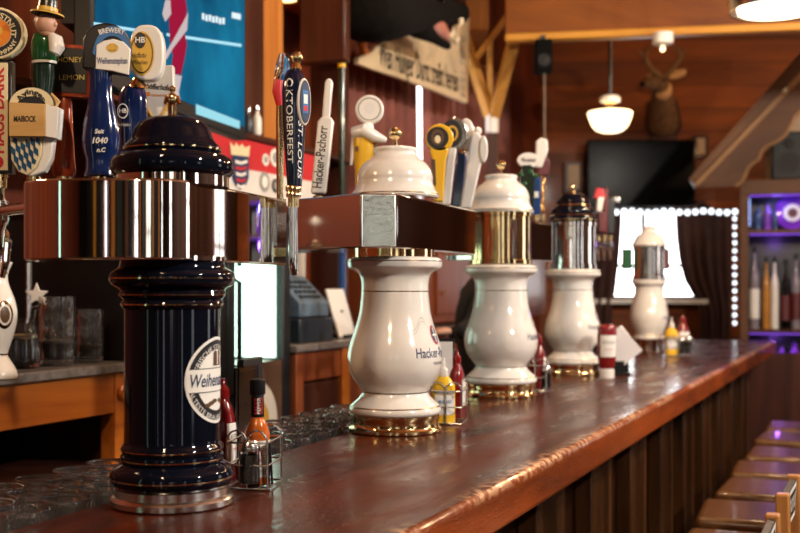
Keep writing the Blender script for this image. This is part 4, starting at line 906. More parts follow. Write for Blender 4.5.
def white_cap(t, z, s=1.0, ball=True):
    pr = [(r*s, h*s+z) for r, h in CAPW]; lathe_part('cap', 'cream_ceramic', pr, t, n=64, sm=50); rings(t, pr, (z+.008,)); 
    b = MB(); b.tube([(0, 0, z+.128*s), (0, 0, z+.148*s)], [.008*s, .005*s], 10); b.sphere((0, 0, z+.163*s), .0165*s, n=20); b.build('brass_knob', 'brass', t)
T2 = white_tower('large white ceramic beer tower standing between the condiment rack and mustard bottle', -.0125, 2.80, math.radians(62))
lathe_part('neck_ring', 'brass', [(.096, .437), (.100, .437), (.100, .456), (.096, .456)], T2)
HEAD2 = [(-.006, 2.605), (.215, 3.175), (.205, 3.215), (-.02, 3.30), (-.11, 3.02), (-.30, 2.99), (-.262, 2.765), (-.208, 2.72), (-.093, 2.60)]
header(T2, HEAD2, 1.524, 1.652)
b = MB(); fp = lambda u, v: Vector((-.0495+u, 2.5995-.0585*u*0+.0435*0, 1.588+v))
u = (Vector((-.006, 2.605, 0))-Vector((-.093, 2.60, 0))); ul = u.length; u.normalize(); nn = Vector((u.y, -u.x, 0)); cc = Vector((-.0495, 2.6025, 1.588))
b.box(cc+nn*.001, (ul-.012, .003, .118), rz=math.atan2(u.y, u.x)); b.build('face_plate', 'brushed_steel', T2, world=True, bevel=.001)
white_cap(T2, .586)
T3 = white_tower('white ceramic beer tower with brass neck, second of the white ones from the camera', .338, 3.72, math.radians(80), s=1.03)
lathe_part('neck_drum', 'brass', [(.098, .437), (.105, .440), (.105, .452), (.101, .454), (.101, .596), (.105, .598), (.105, .612), (.098, .614)], T3)
header(T3, [(.368, 3.600), (.538, 3.94), (.50, 3.99), (.27, 4.05), (.23, 3.86), (.16, 3.85), (.30, 3.74)], 1.524, 1.655, 'chrome')
white_cap(T3, .610)
T4 = white_tower('white beer tower with a black dome cap, beside the napkins', .722, 4.65, math.radians(72), s=.97)
lathe_part('neck_drum', 'chrome', [(.095, .437), (.104, .439), (.104, .458), (.099, .460), (.099, .615), (.103, .618), (.103, .632), (.095, .634)], T4)
CAP4 = smooth_prof([(.096, .634), (.103, .640), (.100, .655), (.088, .664)], 4)+smooth_prof([(.087, .665), (.091, .672), (.087, .690), (.072, .705)], 4)+smooth_prof([(.071, .706), (.073, .712), (.066, .730), (.045, .748), (.026, .754)], 4)+[(0, .756)]
lathe_part('cap', 'black_ceramic', CAP4, T4); rings(T4, CAP4, (.664, .705, .642), 'brass', .002, .001)
b = MB(); b.tube([(0, 0, .754), (0, 0, .77)], [.016, .007], 12); b.sphere((0, 0, .780), .014, n=14); b.build('brass_knob', 'brass', T4)
X5, Z5 = 1.39, 6.2
T5 = tower('small white beer tower in front of the bright far window, furthest along the bar', X5, Z5)
PR5 = smooth_prof([(.080, .075), (.086, .080), (.086, .090), (.078, .100), (.080, .112), (.094, .145), (.1035, .185), (.104, .215), (.096, .265), (.084, .315), (.080, .350), (.084, .372), (.094, .385), (.096, .398), (.092, .405)], 4)
lathe_part('base_ring', 'chrome', [(.084, 0), (.086, .004), (.080, .008), (.080, .070), (.083, .074), (.083, .080)], T5); lathe_part('column', 'cream_ceramic', PR5, T5, sm=60); rings(T5, PR5, (.10, .372), w=.002)
emblem(T5, PR5, FA[T5], math.radians(80), .215, .8)
lathe_part('neck_drum', 'chrome', [(.088, .405), (.094, .407), (.094, .425), (.086, .428), (.086, .575), (.091, .578), (.091, .59)], T5)
lathe_part('cap', 'cream_ceramic', smooth_prof([(.085, .590), (.096, .594), (.096, .606), (.086, .622), (.078, .640), (.060, .662), (.040, .670), (.038, .690), (.046, .697), (.040, .706)], 4)+[(0, .708)], T5)
b = MB(); b.tube([(0, 0, .706), (0, 0, .735)], .006, 8); b.tube([(0, 0, .733), (.06, 0, .737)], .006, 8); b.build('finial', 'brass', T5)
for px, m in ((627, 'green_paint'), (664, 'maroon')):
    p = P(px, 259, 6.2); b = MB(); b.box((p.x-X5, 0, p.z-BT), (.052, .05, .115)); b.build('tap_block', m, T5, bevel=.004)
# ------------------------------------------------------------------ tap handles. Each is drawn in its own frame: f(px, py) is the photo's column/row at the handle's distance, w = metres towards the viewer
def handle(label, px0, py0, Z, rz=0, tower=None, fz=None, out=(-.1, 1, 0), body_y=None):
    "Empty at the handle's foot; a brass ferrule joins it to the faucet below"
    q = P(px0, py0, Z); t = thing('tap_handle', label, 'tap handle', tuple(q), rz=rz); k = Z/F
    L = lambda px, py, w=0: Vector(((px-px0)*k, -w, (py0-py)*k))
    b = MB(); b.lathe([(.011, -.022), (.011, -.004), (.013, -.003), (.013, .002), (0, .002)], n=16); b.build('ferrule', 'brass', t)
    return t, L, k, q
def extr(name, m, pts, t, L, w0, w1, bev=.002, seg=2):
    b = MB(); b.prism(pts, (w0, w1), lambda u, v, w: L(u, v, w)); return b.build(name, m, t, bevel=bev, seg=seg)
def ell(cx, cy, rx, ry, n=28): return [(cx+rx*math.cos(2*PI*i/n), cy-ry*math.sin(2*PI*i/n)) for i in range(n)]
def turned(name, m, prof, t, L, k, px, w=0, n=32, sq=1.0):
    "prof = [(half width in px, row)] top to bottom"
    b = MB(); b.lathe([(r*k, L(px, py).z) for r, py in prof][::-1], (L(px, 0).x, -w, 0), n, sq=sq); return b.build(name, m, t, smooth=50)
def mp(L, k, px, py, w): return lambda u, v: L(px+u, py-v, w)       # u,v in photo pixels
def conn(T, q, x, y, z=None):
    z = z or (1.570 if T is T1 else 1.615)
    p = Vector((x, y, z)); d = Vector((q.x-x, q.y-y, 0)); 
    b = MB(); e = Vector((q.x, q.y, z)); b.tube([p, e], .010, 12); b.tube([p+d.normalized()*.002, p+d.normalized()*.012], .018, 16)
    b.tube([e+Vector((0, 0, .018)), e+Vector((0, 0, -.015)), e+d.normalized()*.01+Vector((0, 0, -.035)), e+d.normalized()*.012+Vector((0, 0, -.065))], [.013, .014, .010, .008], 12); b.tube([e, Vector((q.x, q.y, q.z-.02))], .006, 10)
    b.build('faucet', 'chrome', T, world=True)

# 1 chestnut brewery board
t, L, k, q = handle('cream board tap handle with round chestnut badge at the far left', 1, 176, 2.02); conn(T1, q, -.612, 1.90)
extr('board', 'black_paint', [(-13, 174), (13.5, 174), (13.5, 62), (-13, 62)], t, L, -.012, .010)
fc = extr('board_face', 'cream_print', [(-11, 171), (10, 171), (10, 64), (-11, 64)], t, L, .010, .012, .0005)
b = MB(); b.text('HAUS DARK', 14, mp(L, k, 2, 112, .0125), turn=PI/2, width=86, bold=.03); b.disc(mp(L, k, 1, 163, .0125), 0, 0, 5, 6, n=20, rings=1); b.build('lettering', 'red_print', fc, smooth=0)
bd = extr('badge', 'cream_print', ell(-1, 35, 28, 26), t, L, -.006, .016, .002)
b = MB(); b.disc(mp(L, k, -1, 35, .0166), 0, 0, 25.5, 23.5, r0=.62); b.disc(mp(L, k, -1, 35, .017), 0, 0, 15, 14, m=1); b.disc(mp(L, k, 1, 33, .0175), 0, 0, 5, 5, m=2, rings=2); b.grid(mp(L, k, 1, 41, .0175), -1, 1, -1, 6, 1, 1, 2); b.grid(mp(L, k, 1, 42, .0175), -4, 4, -1, .5, 1, 1, 2)
b.text('CHESTNUT', 8, mp(L, k, -1, 35, .0175), 3, arc=17.5, turn=-.55, width=44, bold=.02); b.text('COMPANY', 6, mp(L, k, -1, 35, .0175), 3, arc=-21, turn=.5, width=30, bold=.02); b.build('badge_print', ['black_print', 'orange_print', 'gold_print', 'cream_print'], bd, smooth=0)
# 2 shield with a figure
t, L, k, q = handle('diamond shield tap handle topped by a green-vested hatted figure', 34, 178, 2.0); conn(T1, q, -.585, 1.94)
sp = [(12, 137), (44, 137), (43, 155), (38, 168), (29, 176), (20, 172), (13, 160)]
s1 = extr('shield', 'cream_paint', sp, t, L, -.006, .010, .0015)
extr('shield_side', 'white_paint', [(44, 137), (55, 137), (53, 158), (46, 172), (34, 177), (29, 176), (38, 168), (43, 155)], t, L, -.014, .008, .003)
b = MB(); f = mp(L, k, 28, 150, .0105)
def inside(x, y):
    ins = False
    for (x0, y0), (x1, y1) in zip(sp, sp[1:]+sp[:1]):
        if (y0 > y) != (y1 > y) and x < (x1-x0)*(y-y0)/(y1-y0)+x0: ins = not ins
    return ins
for i in range(-7, 8):
    for j in range(-5, 6):
        cx, cy = 28+i*4.9+j*3.0, 156+j*8.6-i*2.2
        d = [(cx-2.6, cy-6), (cx+2.3, cy-1.4), (cx+2.6, cy+6), (cx-2.3, cy+1.4)]
        d = [p if inside(*p) else (cx+(p[0]-cx)*.45, cy+(p[1]-cy)*.45) for p in d]
        if all(inside(*p) for p in d): b.poly([L(x, y, .0108) for x, y in d])
b.build('diamonds', 'diamond_print', s1, smooth=0)
arch = [(36+22*math.cos(a), 106-17*math.sin(a)) for a in [PI*i/16 for i in range(17)]]; arch = [(x-1, y) for x, y in arch]
a1 = extr('arch', 'black_print', arch, t, L, .004, .019, .001)
b = MB(); f = mp(L, k, 35, 107, .0195); vs = []
for i in range(17):
    a = PI*i/16; vs += [f(22*math.cos(a), 17.5*math.sin(a)), f(14*math.cos(a), 9*math.sin(a))]
b.add(vs, [(2*i, 2*i+1, 2*i+3, 2*i+2) for i in range(16)], 0, True); b.text('Ayinger', 7.5, mp(L, k, 35, 107, .0202), 1, arc=13.2, width=34, bold=.03); b.build('arch_lettering', ['cream_print', 'black_print'], a1, smooth=0)
w = extr('wooden_tag', 'tan_block', [(13, 104), (49, 106), (49, 138), (13, 138)], t, L, .0, .022, .001)
extr('wooden_tag_side', 'white_print', [(49, 106), (62, 109), (60, 140), (49, 138)], t, L, -.012, .020, .001)
extr('wooden_peg', 'tan_block', [(50, 106), (52, 93), (60, 101), (56, 108)], t, L, -.006, .006, .001)
b = MB(); b.text('MAIBOCK', 8, mp(L, k, 29, 121, .0226), width=22, bold=.025); b.build('lettering', 'black_print', w, smooth=0)
fg = turned('trousers', 'dark_green_paint', [(8, 62), (11.5, 64), (12, 76), (10, 90), (9, 112), (9, 122)], t, L, k, 41, -.012, sq=.75)
turned('green_vest', 'green_paint', [(6, 31), (11, 33), (13, 40), (13.5, 52), (12.5, 60), (11.5, 62)], t, L, k, 42.5, -.012, sq=.75)
b = MB(); b.lathe([(12.3*k, L(0, 62.5).z), (12.6*k, L(0, 60).z)], (L(42.5, 0).x, .012, 0), 28, sq=.76); b.build('belt', 'white_print', t)
b = MB(); b.tube([L(53, 37, .004), L(58, 42, .012), L(60, 50, .018), L(58, 56, .020)], [.008, .013, .014, .010], 12); b.build('sleeve', 'white_paint', t)
b = MB(); b.sphere(L(46, 24), .019, n=20, sc=(1, .95, 1.05)); b.sphere(L(55.5, 25, .004), .005, n=8); b.sphere(L(46, 31), .012, n=12); b.build('head', 'skin', t, smooth=60)
b = MB(); b.sphere(L(43, 22, -.004), .0185, n=16, sc=(.95, .9, .9)); b.build('hair', 'hair_brown', t)
b = MB(); R = Matrix.Rotation(.12, 3, 'Y'); b.lathe([(16*k, 0), (16*k, .003), (10*k, .005), (9.5*k, .012), (9*k, .030), (7*k, .038), (0, .039)], L(47, 15), 32, M=R); ht = b.build('hat', 'hat_black', t)
b = MB(); b.lathe([(10.3*k, .006), (10*k, .013)], L(47, 15), 32, M=R); b.lathe([(15.9*k, .0), (16.5*k, .0), (16.5*k, .002), (15.9*k, .003)], L(47, 15), 32, M=R, closed=True); b.build('hat_band', 'gold_print', ht)
# 3 chalkboard
t, L, k, q = handle('red wooden tap handle carrying a small framed chalkboard', 64, 178, 2.06); conn(T1, q, -.55, 1.95)
turned('stem', 'red_handle', [(6, 97), (8, 104), (9, 130), (11, 160), (12, 172), (9, 177)], t, L, k, 64, 0, sq=.7)
fr = extr('frame', 'red_handle', [(52, 44), (97, 48), (94, 99), (54, 97)], t, L, -.010, .012, .0015)
bo = extr('chalkboard', 'chalkboard', [(55, 48), (90, 51), (88, 95), (56, 93)], t, L, .012, .0135, .0003)
b = MB(); b.text('HONEY', 7.5, mp(L, k, 72, 61.5, .0142), width=24, bold=.0); b.text('LEMON', 7.5, mp(L, k, 74, 79, .0142), width=25); b.build('chalk_lettering', 'chalk_yellow', bo, smooth=0)
# 4 white badge on blue vase body
t, L, k, q = handle('dark blue vase-shaped tap handle with arched white badge', 99, 178, 2.0); conn(T1, q, -.50, 1.95)
turned('body', 'navy_paint', [(12, 70), (11, 80), (11, 92), (13.5, 106), (17.5, 125), (19, 140), (17.5, 152), (15, 160), (15, 168), (17, 176), (15, 177)], t, L, k, 101, 0, sq=.8, n=40)
bdg = [(87, 72), (88, 42), (92, 34), (100, 28), (110, 26), (120, 28), (128, 34), (133, 43), (134, 50), (132, 78)]
extr('badge_back', 'black_paint', [(x-3, y-2) for x, y in bdg], t, L, -.014, .014, .004)
bw = extr('badge', 'white_print', [(98, 71), (99, 47), (106, 43), (116, 41), (126, 44), (133, 51), (131, 77), (115, 73)], t, L, .014, .018, .0015)
b = MB(); f = lambda u, v: L(114.5+u, 58-v, .0164); vs = []
for i in range(17):
    a = .25+(PI-.5)*i/16; vs += [f(20*math.cos(a), -6+36*math.sin(a)), f(17*math.cos(a), -6+26*math.sin(a))]
b.add(vs, [(2*i, 2*i+1, 2*i+3, 2*i+2) for i in range(16)], 0, True); b.text('BREWERY', 7, lambda u, v: L(114+u, 66-v, .0170), 1, arc=33.5, width=26, bold=.02)
b.text('Weihenstephan', 9, mp(L, k, 115, 63, .0186), 2, width=30, bold=.012); b.disc(mp(L, k, 115, 50, .0186), 0, 0, 6, 4.5, m=3, r0=.6, n=20); b.grid(mp(L, k, 115, 50, .0186), -3, 3, -3, 2, 2, 2, 3)
b.build('badge_print', ['blue_print', 'white_print', 'blue_paint', 'gold_print'], bw, smooth=0)
b = MB()
for tx, x, y, s in (('Seit', 104, 134, 6), ('1040', 104, 143, 8), ('n.C', 105, 152, 6)): b.text(tx, s, mp(L, k, x, y, .0325 if y < 150 else .0285), bold=.03, shear=.2)
b.build('lettering', 'white_print', t, smooth=0)
# 5 HB badge
t, L, k, q = handle('blue tap handle with oval yellow and white badge', 132, 178, 2.08); conn(T1, q, -.44, 1.99)
turned('body', 'navy_paint', [(10, 87), (13, 92), (14.5, 102), (14, 130), (13, 160), (12, 177)], t, L, k, 133, 0, sq=.8)
turned('gold_neck', 'brass', [(5, 78), (6, 82), (9, 85), (10, 89)], t, L, k, 138, 0)
od = [(148+17*sx*c, 54-28*s) for c, s, sx in [(math.copysign(abs(math.cos(2*PI*i/36))**.75, math.cos(2*PI*i/36)), math.copysign(abs(math.sin(2*PI*i/36))**.75, math.sin(2*PI*i/36)), 1) for i in range(36)]]
bb = extr('badge', 'white_paint', od, t, L, -.014, .014, .004, 3)
b = MB(); b.disc(mp(L, k, 143.5, 55, .0145), 0, 0, 12.5, 22, m=0); b.disc(mp(L, k, 143.5, 55, .015), 0, 0, 11.2, 20, m=1, r0=.93, rings=1); b.disc(mp(L, k, 142, 42, .0154), 0, 0, 5.5, 8, m=1, n=20); b.text('HB', 8, mp(L, k, 142, 42, .016), 2, bold=.02)
b.text('Hofbräu', 7, mp(L, k, 141, 57, .0155), 1, width=14, shear=.2); b.text('München', 6, mp(L, k, 142, 64, .0155), 1, width=14, shear=.2); b.build('badge_print', ['gold_print', 'black_print', 'white_print'], bb, smooth=0)
b = MB(); b.disc(mp(L, k, 126, 113, .0245), 0, 0, 5.5, 7.5, r0=.85, n=28, rings=1); b.text('HB', 6, mp(L, k, 126, 113, .0245), bold=.02); b.text('HOFBRÄU', 3.5, mp(L, k, 127, 127, .0245), width=13); b.build('lettering', 'white_print', t, smooth=0)
# 6 white board
t, L, k, q = handle('white board tap handle with black script and wheat ears', 157, 178, 2.14); conn(T1, q, -.40, 2.03)
bw = extr('board', 'white_paint', [(141, 66), (174, 66), (176, 122), (168, 150), (164, 177), (150, 177), (147, 150), (140, 122)], t, L, -.010, .010, .002)
b = MB(); b.text('Schöfferhofer', 8, mp(L, k, 158, 88, .0106), 0, width=31, bold=.02, shear=.15, turn=-.08); b.disc(mp(L, k, 158, 78, .0106), 0, 0, 3, 4.5, m=0, n=16); b.grid(mp(L, k, 148, 95, .0106), -5, 3, -2, 2, 1, 1, 1); b.text('Hefeweizen', 4.5, mp(L, k, 161, 96, .0106), 1, width=18); b.build('lettering', ['black_print', 'orange_print'], bw, smooth=0)
b = MB()
for sx in (-1, 1):
    for i in range(4): b.sphere(L(158+sx*(4+i*2.5), 120-i*5, .012), .006, n=8, sc=(.5, .5, 1.5), M=Matrix.Rotation(sx*.5, 3, 'Y'))
b.build('wheat_ears', 'gold_print', bw)
# 7 tall navy handle at the right end of the black tower's header
t, L, k, q = handle('tall navy tap handle with gold ball top and vertical lettering', 293.5, 196, 2.17, rz=-.12)
R7 = 1
turned('body', 'ink_paint', [(3, 69), (7, 71), (10, 76), (12, 84), (12.6, 92), (12.2, 104), (11, 130), (9, 165), (7.3, 187)], t, L, k, 294.5, 0, n=40)
turned('gold_top', 'brass', [(2, 52), (5, 54), (6.5, 57.5), (5, 61.5), (3.5, 63.5), (5, 66), (5.5, 69), (4, 70)], t, L, k, 296.5, 0, n=24)
turned('gold_collar', 'brass', [(7.4, 186), (8.2, 187), (8.2, 191), (6.5, 192), (7.6, 194), (7.6, 197), (5, 198)], t, L, k, 293.6, 0, n=24)
b = MB(); PRH = [(9.4, 165), (10.6, 140), (11.6, 118), (12.2, 104), (12.6, 92)]
def hw(v):
    for (r0, y0), (r1, y1) in zip(PRH, PRH[1:]):
        if y1 <= v <= y0: return r0+(r1-r0)*(y0-v)/(y0-y1)
    return 9.4 if v > 165 else 12
def on7(px0, py0, az): return lambda u, v: L(294.5, py0-v)+Vector((math.sin(az+u/11)*(hw(py0-v)*k+.0006), -math.cos(az+u/11)*(hw(py0-v)*k+.0006), 0))
b.text('OKTOBERFEST', 9, on7(0, 122, -.25), turn=-PI/2, width=84, bold=.01); b.text('ST. LOUIS', 7, on7(0, 150, .75), turn=-PI/2, width=58, bold=.01, shear=.2); b.build('lettering', 'white_print', t, smooth=0)
b = MB(); M = Matrix.Rotation(.95, 3, 'Z'); c = L(304, 103, .008); fe = lambda u, v, w: c+M @ Vector((u, -w, v))
b.prism([(.017*math.cos(2*PI*i/32), .046*math.sin(2*PI*i/32)) for i in range(32)], (-.006, .006), fe); ov = b.build('oval_badge', 'white_paint', t, bevel=.002)
b = MB(); f = lambda e: (lambda u, v: fe(u, v, .0065+e)); b.disc(f(0), 0, 0, .0145, .042, m=0); b.disc(f(.0005), 0, 0, .012, .038, m=1); b.grid(f(.001), -.007, .007, -.022, .022, 1, 1, 2); b.grid(f(.0014), -.005, .005, -.004, .014, 1, 1, 3); b.grid(f(.0014), -.005, .005, -.018, -.008, 1, 1, 4); b.build('badge_print', ['black_print', 'navy_print', 'blue_print', 'white_print', 'red_print'], ov, smooth=0)
# its chrome tap post at the end of the header
b = MB(); e = Vector((q.x, q.y, 0)); b.tube([e+Vector((0, 0, 1.600)), e+Vector((0, 0, 1.52)), e+Vector((0, 0, 1.475)), e+Vector((.002, .0, 1.455))], [.008, .009, .009, .007], 16); b.tube([e+Vector((0, 0, 1.60)), e+Vector((0, 0, q.z-.02))], .008, 10); b.build('faucet', 'chrome', T1, world=True)
# 7b slim brass handle behind it
t, L, k, q = handle('slim brass tap handle with red and clear top behind the navy one', 280, 200, 2.42); 
b = MB(); b.tube([L(280, 200), L(280, 140), L(280, 104)], [.007, .009, .008], 12); b.build('brass_stem', 'brass', t)
b = MB(); b.tube([L(280, 106), L(278, 92), L(279, 80)], [.008, .013, .011], 12); b.build('red_section', 'red_print', t)
b = MB(); b.tube([L(279, 80), L(283, 68), L(284, 54)], [.011, .017, .010], 12); b.build('clear_top', 'clear_glass', t)
conn(T1, q, -.31, 2.21)
# 8 white slim handle with vertical lettering
t, L, k, q = handle('slim white tap handle with vertical black old-style lettering', 318, 197, 2.80); conn(T2, q, -.27, 2.86)
bo = extr('body', 'white_paint', [(311, 194), (326, 194), (334, 122), (331, 117), (322, 117), (318, 122)], t, L, -.016, .016, .006, 3)
extr('paddle', 'white_paint', [(322, 118), (330, 118), (333, 83), (331, 79), (327, 79), (325, 83)], t, L, -.011, .011, .005, 3)
b = MB(); b.text('Hacker-Pschorr', 13, mp(L, k, 321, 158, .0166), turn=PI/2-.10, width=62, bold=.012); b.build('lettering', 'black_print', bo, smooth=0)
# 9 round white head over yellow body behind the first white cap
t, L, k, q = handle('yellow tap handle with round white head and white ribbon collar', 364, 196, 3.02); conn(T2, q, -.17, 3.03)
turned('body', 'yellow_paint', [(9, 126), (10.5, 132), (11, 150), (9, 172), (8, 195)], t, L, k, 364, 0, sq=.7)
b = MB(); b.tube([L(354, 133, .006), L(364, 131, .022), L(376, 138, .018), L(386, 141, .01)], [.016, .019, .016, .008], 12); b.tube([L(356, 130, -.01), L(353, 150, 0), L(351, 165, 0)], [.012, .008, .004], 10); b.build('ribbon_collar', 'white_paint', t)
turned('neck', 'white_paint', [(5, 122), (6, 130)], t, L, k, 368, 0)
hd = extr('round_head', 'white_paint', ell(369.5, 110, 14.5, 14.5), t, L, -.014, .014, .005, 3)
b = MB(); b.disc(mp(L, k, 369.5, 110, .0145), 0, 0, 11.5, m=0); b.disc(mp(L, k, 369.5, 110, .015), 0, 0, 10.3, m=1); b.disc(mp(L, k, 369.5, 109, .0154), 0, 0, 5, 6, m=2, n=20); b.build('head_print', ['grey_print', 'white_print', 'napkin'], hd, smooth=0)
extr('side_leaf', 'brown_print', [(373, 140), (380, 150), (378, 176), (372, 186)], t, L, -.01, .01, .003)
b = MB(); b.disc(mp(L, k, 357, 150, .026), 0, 0, 2, 3, n=12, rings=1); b.build('mark', 'brown_print', t, smooth=0)
# 10 yellow with round dark face
t, L, k, q = handle('bright yellow tap handle with round dark face badge', 438, 203, 3.02); conn(T2, q, .10, 3.10)
extr('body', 'yellow_paint', [(433, 202), (443, 202), (446, 160), (449, 150), (446, 146), (431, 146), (430, 152), (433, 162)], t, L, -.014, .014, .005, 3)
hd = extr('round_head', 'yellow_paint', ell(439.5, 138.5, 14, 14), t, L, -.022, .014, .004, 3)
b = MB(); b.disc(mp(L, k, 437.5, 138.5, .0145), 0, 0, 11, m=0); b.disc(mp(L, k, 437.5, 138, .015), 0, 0, 6.5, 8, m=1, r0=.55); b.disc(mp(L, k, 437.5, 140, .0155), 0, 0, 3, 4, m=2, n=16); b.build('face_print', ['black_print', 'brown_print', 'cream_print'], hd, smooth=0)
extr('dark_inlay', 'brown_print', [(431, 160), (435, 160), (436, 186), (432, 186)], t, L, .008, .0165, .001)
# 11 white body with grey and black round head
t, L, k, q = handle('white tap handle with grey-rimmed round black head', 447, 206, 3.20); conn(T2, q, .09, 3.24)
extr('body', 'white_paint', [(441, 205), (450, 205), (455, 160), (457, 148), (449, 148), (446, 160)], t, L, -.012, .012, .005, 3)
hd = extr('round_head', 'steel', ell(455, 134, 13.5, 16.5), t, L, -.022, .010, .005, 3); b = MB(); b.disc(mp(L, k, 452, 134, .0105), 0, 0, 10, 13.5, m=0); b.disc(mp(L, k, 452, 134, .011), 0, 0, 6, 8, m=1, r0=.7); b.build('head_print', ['black_print', 'gold_print'], hd, smooth=0)
# 12 blue with white round head
t, L, k, q = handle('blue tap handle with white round head seen edge-on', 456, 208, 3.34); conn(T2, q, .115, 3.26)
extr('body', 'blue_paint', [(451, 207), (461, 207), (466, 160), (465, 152), (457, 152), (456, 160)], t, L, -.014, .014, .005, 3)
extr('round_head', 'white_paint', ell(466, 135, 8.5, 16), t, L, -.024, .020, .006, 3)
turned('gold_neck', 'brass', [(4, 149), (5, 154)], t, L, k, 461, 0)
# 13 large white
t, L, k, q = handle('broad all-white tap handle with white oval plate', 466, 210, 3.30); conn(T2, q, .15, 3.24)
extr('body', 'white_paint', [(459, 209), (471, 209), (481, 165), (484, 150), (481, 136), (476, 132), (471, 134), (468, 150), (466, 168)], t, L, -.018, .018, .007, 3)
extr('oval_plate', 'white_paint', ell(483, 150, 4.5, 13.5), t, L, -.02, .026, .005, 3)
b = MB(); b.sphere(L(478, 131), .012, n=12); b.build('tip', 'white_paint', t)
# handles at the second white tower
T3P = (.43, 4.02)
t, L, k, q = handle('tap handle with small white oval sign over green leaves', 527, 213, 4.12); conn(T3, q, .42, 4.0)
extr('body', 'dark_green_paint', [(522, 213), (533, 213), (535, 180), (532, 165), (522, 165), (520, 180)], t, L, -.014, .014, .005, 3)
ov = extr('oval_sign', 'white_paint', ell(528, 160.5, 11, 7.5), t, L, -.008, .012, .002); b = MB(); b.text('Warsteiner', 6, mp(L, k, 528, 160.5, .0125), width=15, bold=.02, shear=.2); b.build('lettering', 'black_print', ov, smooth=0)
b = MB()
for x, y in ((521, 175), (530, 172), (535, 176), (524, 184)): b.sphere(L(x, y, .01), .012, n=10, sc=(1, .6, .8))
b.build('leaves', 'green_paint', t)
t, L, k, q = handle('short blue tap handle with white label beside the oval sign', 536, 215, 4.2); conn(T3, q, .46, 4.0)
extr('body', 'blue_paint', [(531, 215), (540, 215), (541, 178), (533, 178)], t, L, -.014, .014, .004, 3); extr('label_plate', 'white_print', [(532, 192), (538, 192), (538, 198), (532, 198)], t, L, .0, .0165, .001)
t, L, k, q = handle('white-topped tap handle with gold beaded stem', 542, 215, 4.3); conn(T3, q, .48, 4.0)
b = MB(); 
for i in range(9): b.sphere(L(542, 211-i*4), .0125, n=12, sc=(1, 1, .7))
b.build('beaded_stem', 'brass', t)
extr('red_section', 'maroon', [(537, 176), (548, 176), (550, 162), (543, 152), (539, 158)], t, L, -.012, .012, .004, 3); extr('white_top', 'white_paint', [(535, 168), (542, 168), (548, 150), (547, 140), (541, 138), (536, 141)], t, L, -.014, .014, .005, 3)
# small cluster at the black-domed tower
for lab, px, Z, pts in (
    ('red-topped tap handle with white grip right of the black-domed tower', 598, 4.95, [('white_paint', [(596, 212), (601, 212), (604, 196), (597, 196)]), ('red_print', [(593, 199), (605, 198), (603, 189), (596, 188)]), ('maroon', [(598, 232), (606, 232), (605, 212), (598, 212)])]),
    ('black tap handle with silver knob furthest right of the cluster', 610, 5.1, [('black_paint', [(607, 234), (614, 234), (615, 200), (610, 196), (606, 200)]), ('steel', [(613, 202), (620, 203), (620, 197), (614, 196)])]),
    ('thin dark red tap handle between the black and red ones', 604, 5.05, [('maroon', [(602, 234), (607, 234), (608, 190), (605, 187), (602, 192)])])):
    t, L, k, q = handle(lab, px, 236, Z); conn(T4, q, .80, 4.72, q.z-.045)
    for i, (m, pp) in enumerate(pts): extr(('grip', 'top', 'shaft')[i], m, pp, t, L, -.016, .016, .005, 3)
# ------------------------------------------------------------------ condiments on the bar
def ketchup(label, q, rz, h=.19, upside=False, txt='KETCHUP'):
    t = thing('ketchup_bottle', label, 'bottle', tuple(q), rz=rz); s = h/.19
    if upside:
        pf = smooth_prof([(.022, .035), (.026, .040), (.031, .065), (.0335, .11), (.0335, .165), (.030, .182), (.020, .19), (0, .191)], 4); cap = [(.024, 0), (.026, .002), (.026, .032), (.020, .036)]
    else:
        pf = smooth_prof([(0, 0), (.027, .0), (.030, .006), (.031, .05), (.0315, .09), (.026, .125), (.014, .150), (.013, .156)], 4); cap = [(.015, .153), (.016, .156), (.015, .170), (.007, .178), (.005, .19), (0, .191)]
    b = MB(); b.lathe([(r*s, z*s) for r, z in pf], n=32, sq=.8); b.build('body', 'ketchup_red', t)
    b = MB(); b.lathe([(r*s, z*s) for r, z in cap], n=28, sq=.85); b.build('cap', 'white_paint' if upside else 'ketchup_red', t)
    z0 = .115 if upside else .07
    f = lambda u, v, e=.0008: Vector(((prof_r(pf, z0+v)*s+e)*math.cos(-PI/2+u/.03), .8*(prof_r(pf, z0+v)*s+e)*math.sin(-PI/2+u/.03), (z0+v)*s))
    b = MB(); b.grid(f, -.030, .030, -.038, .038, 16, 6); lb = b.build('label', 'white_print', t, smooth=0)
    b = MB(); b.text(txt, .013, lambda u, v: f(u, v, .0014), 0, v=.012, width=.042, bold=.02); b.text('TOMATO', .007, lambda u, v: f(u, v, .0014), 1, v=-.012, width=.03); b.build('lettering', ['grey_print', 'red_print'], lb, smooth=0)
    return t
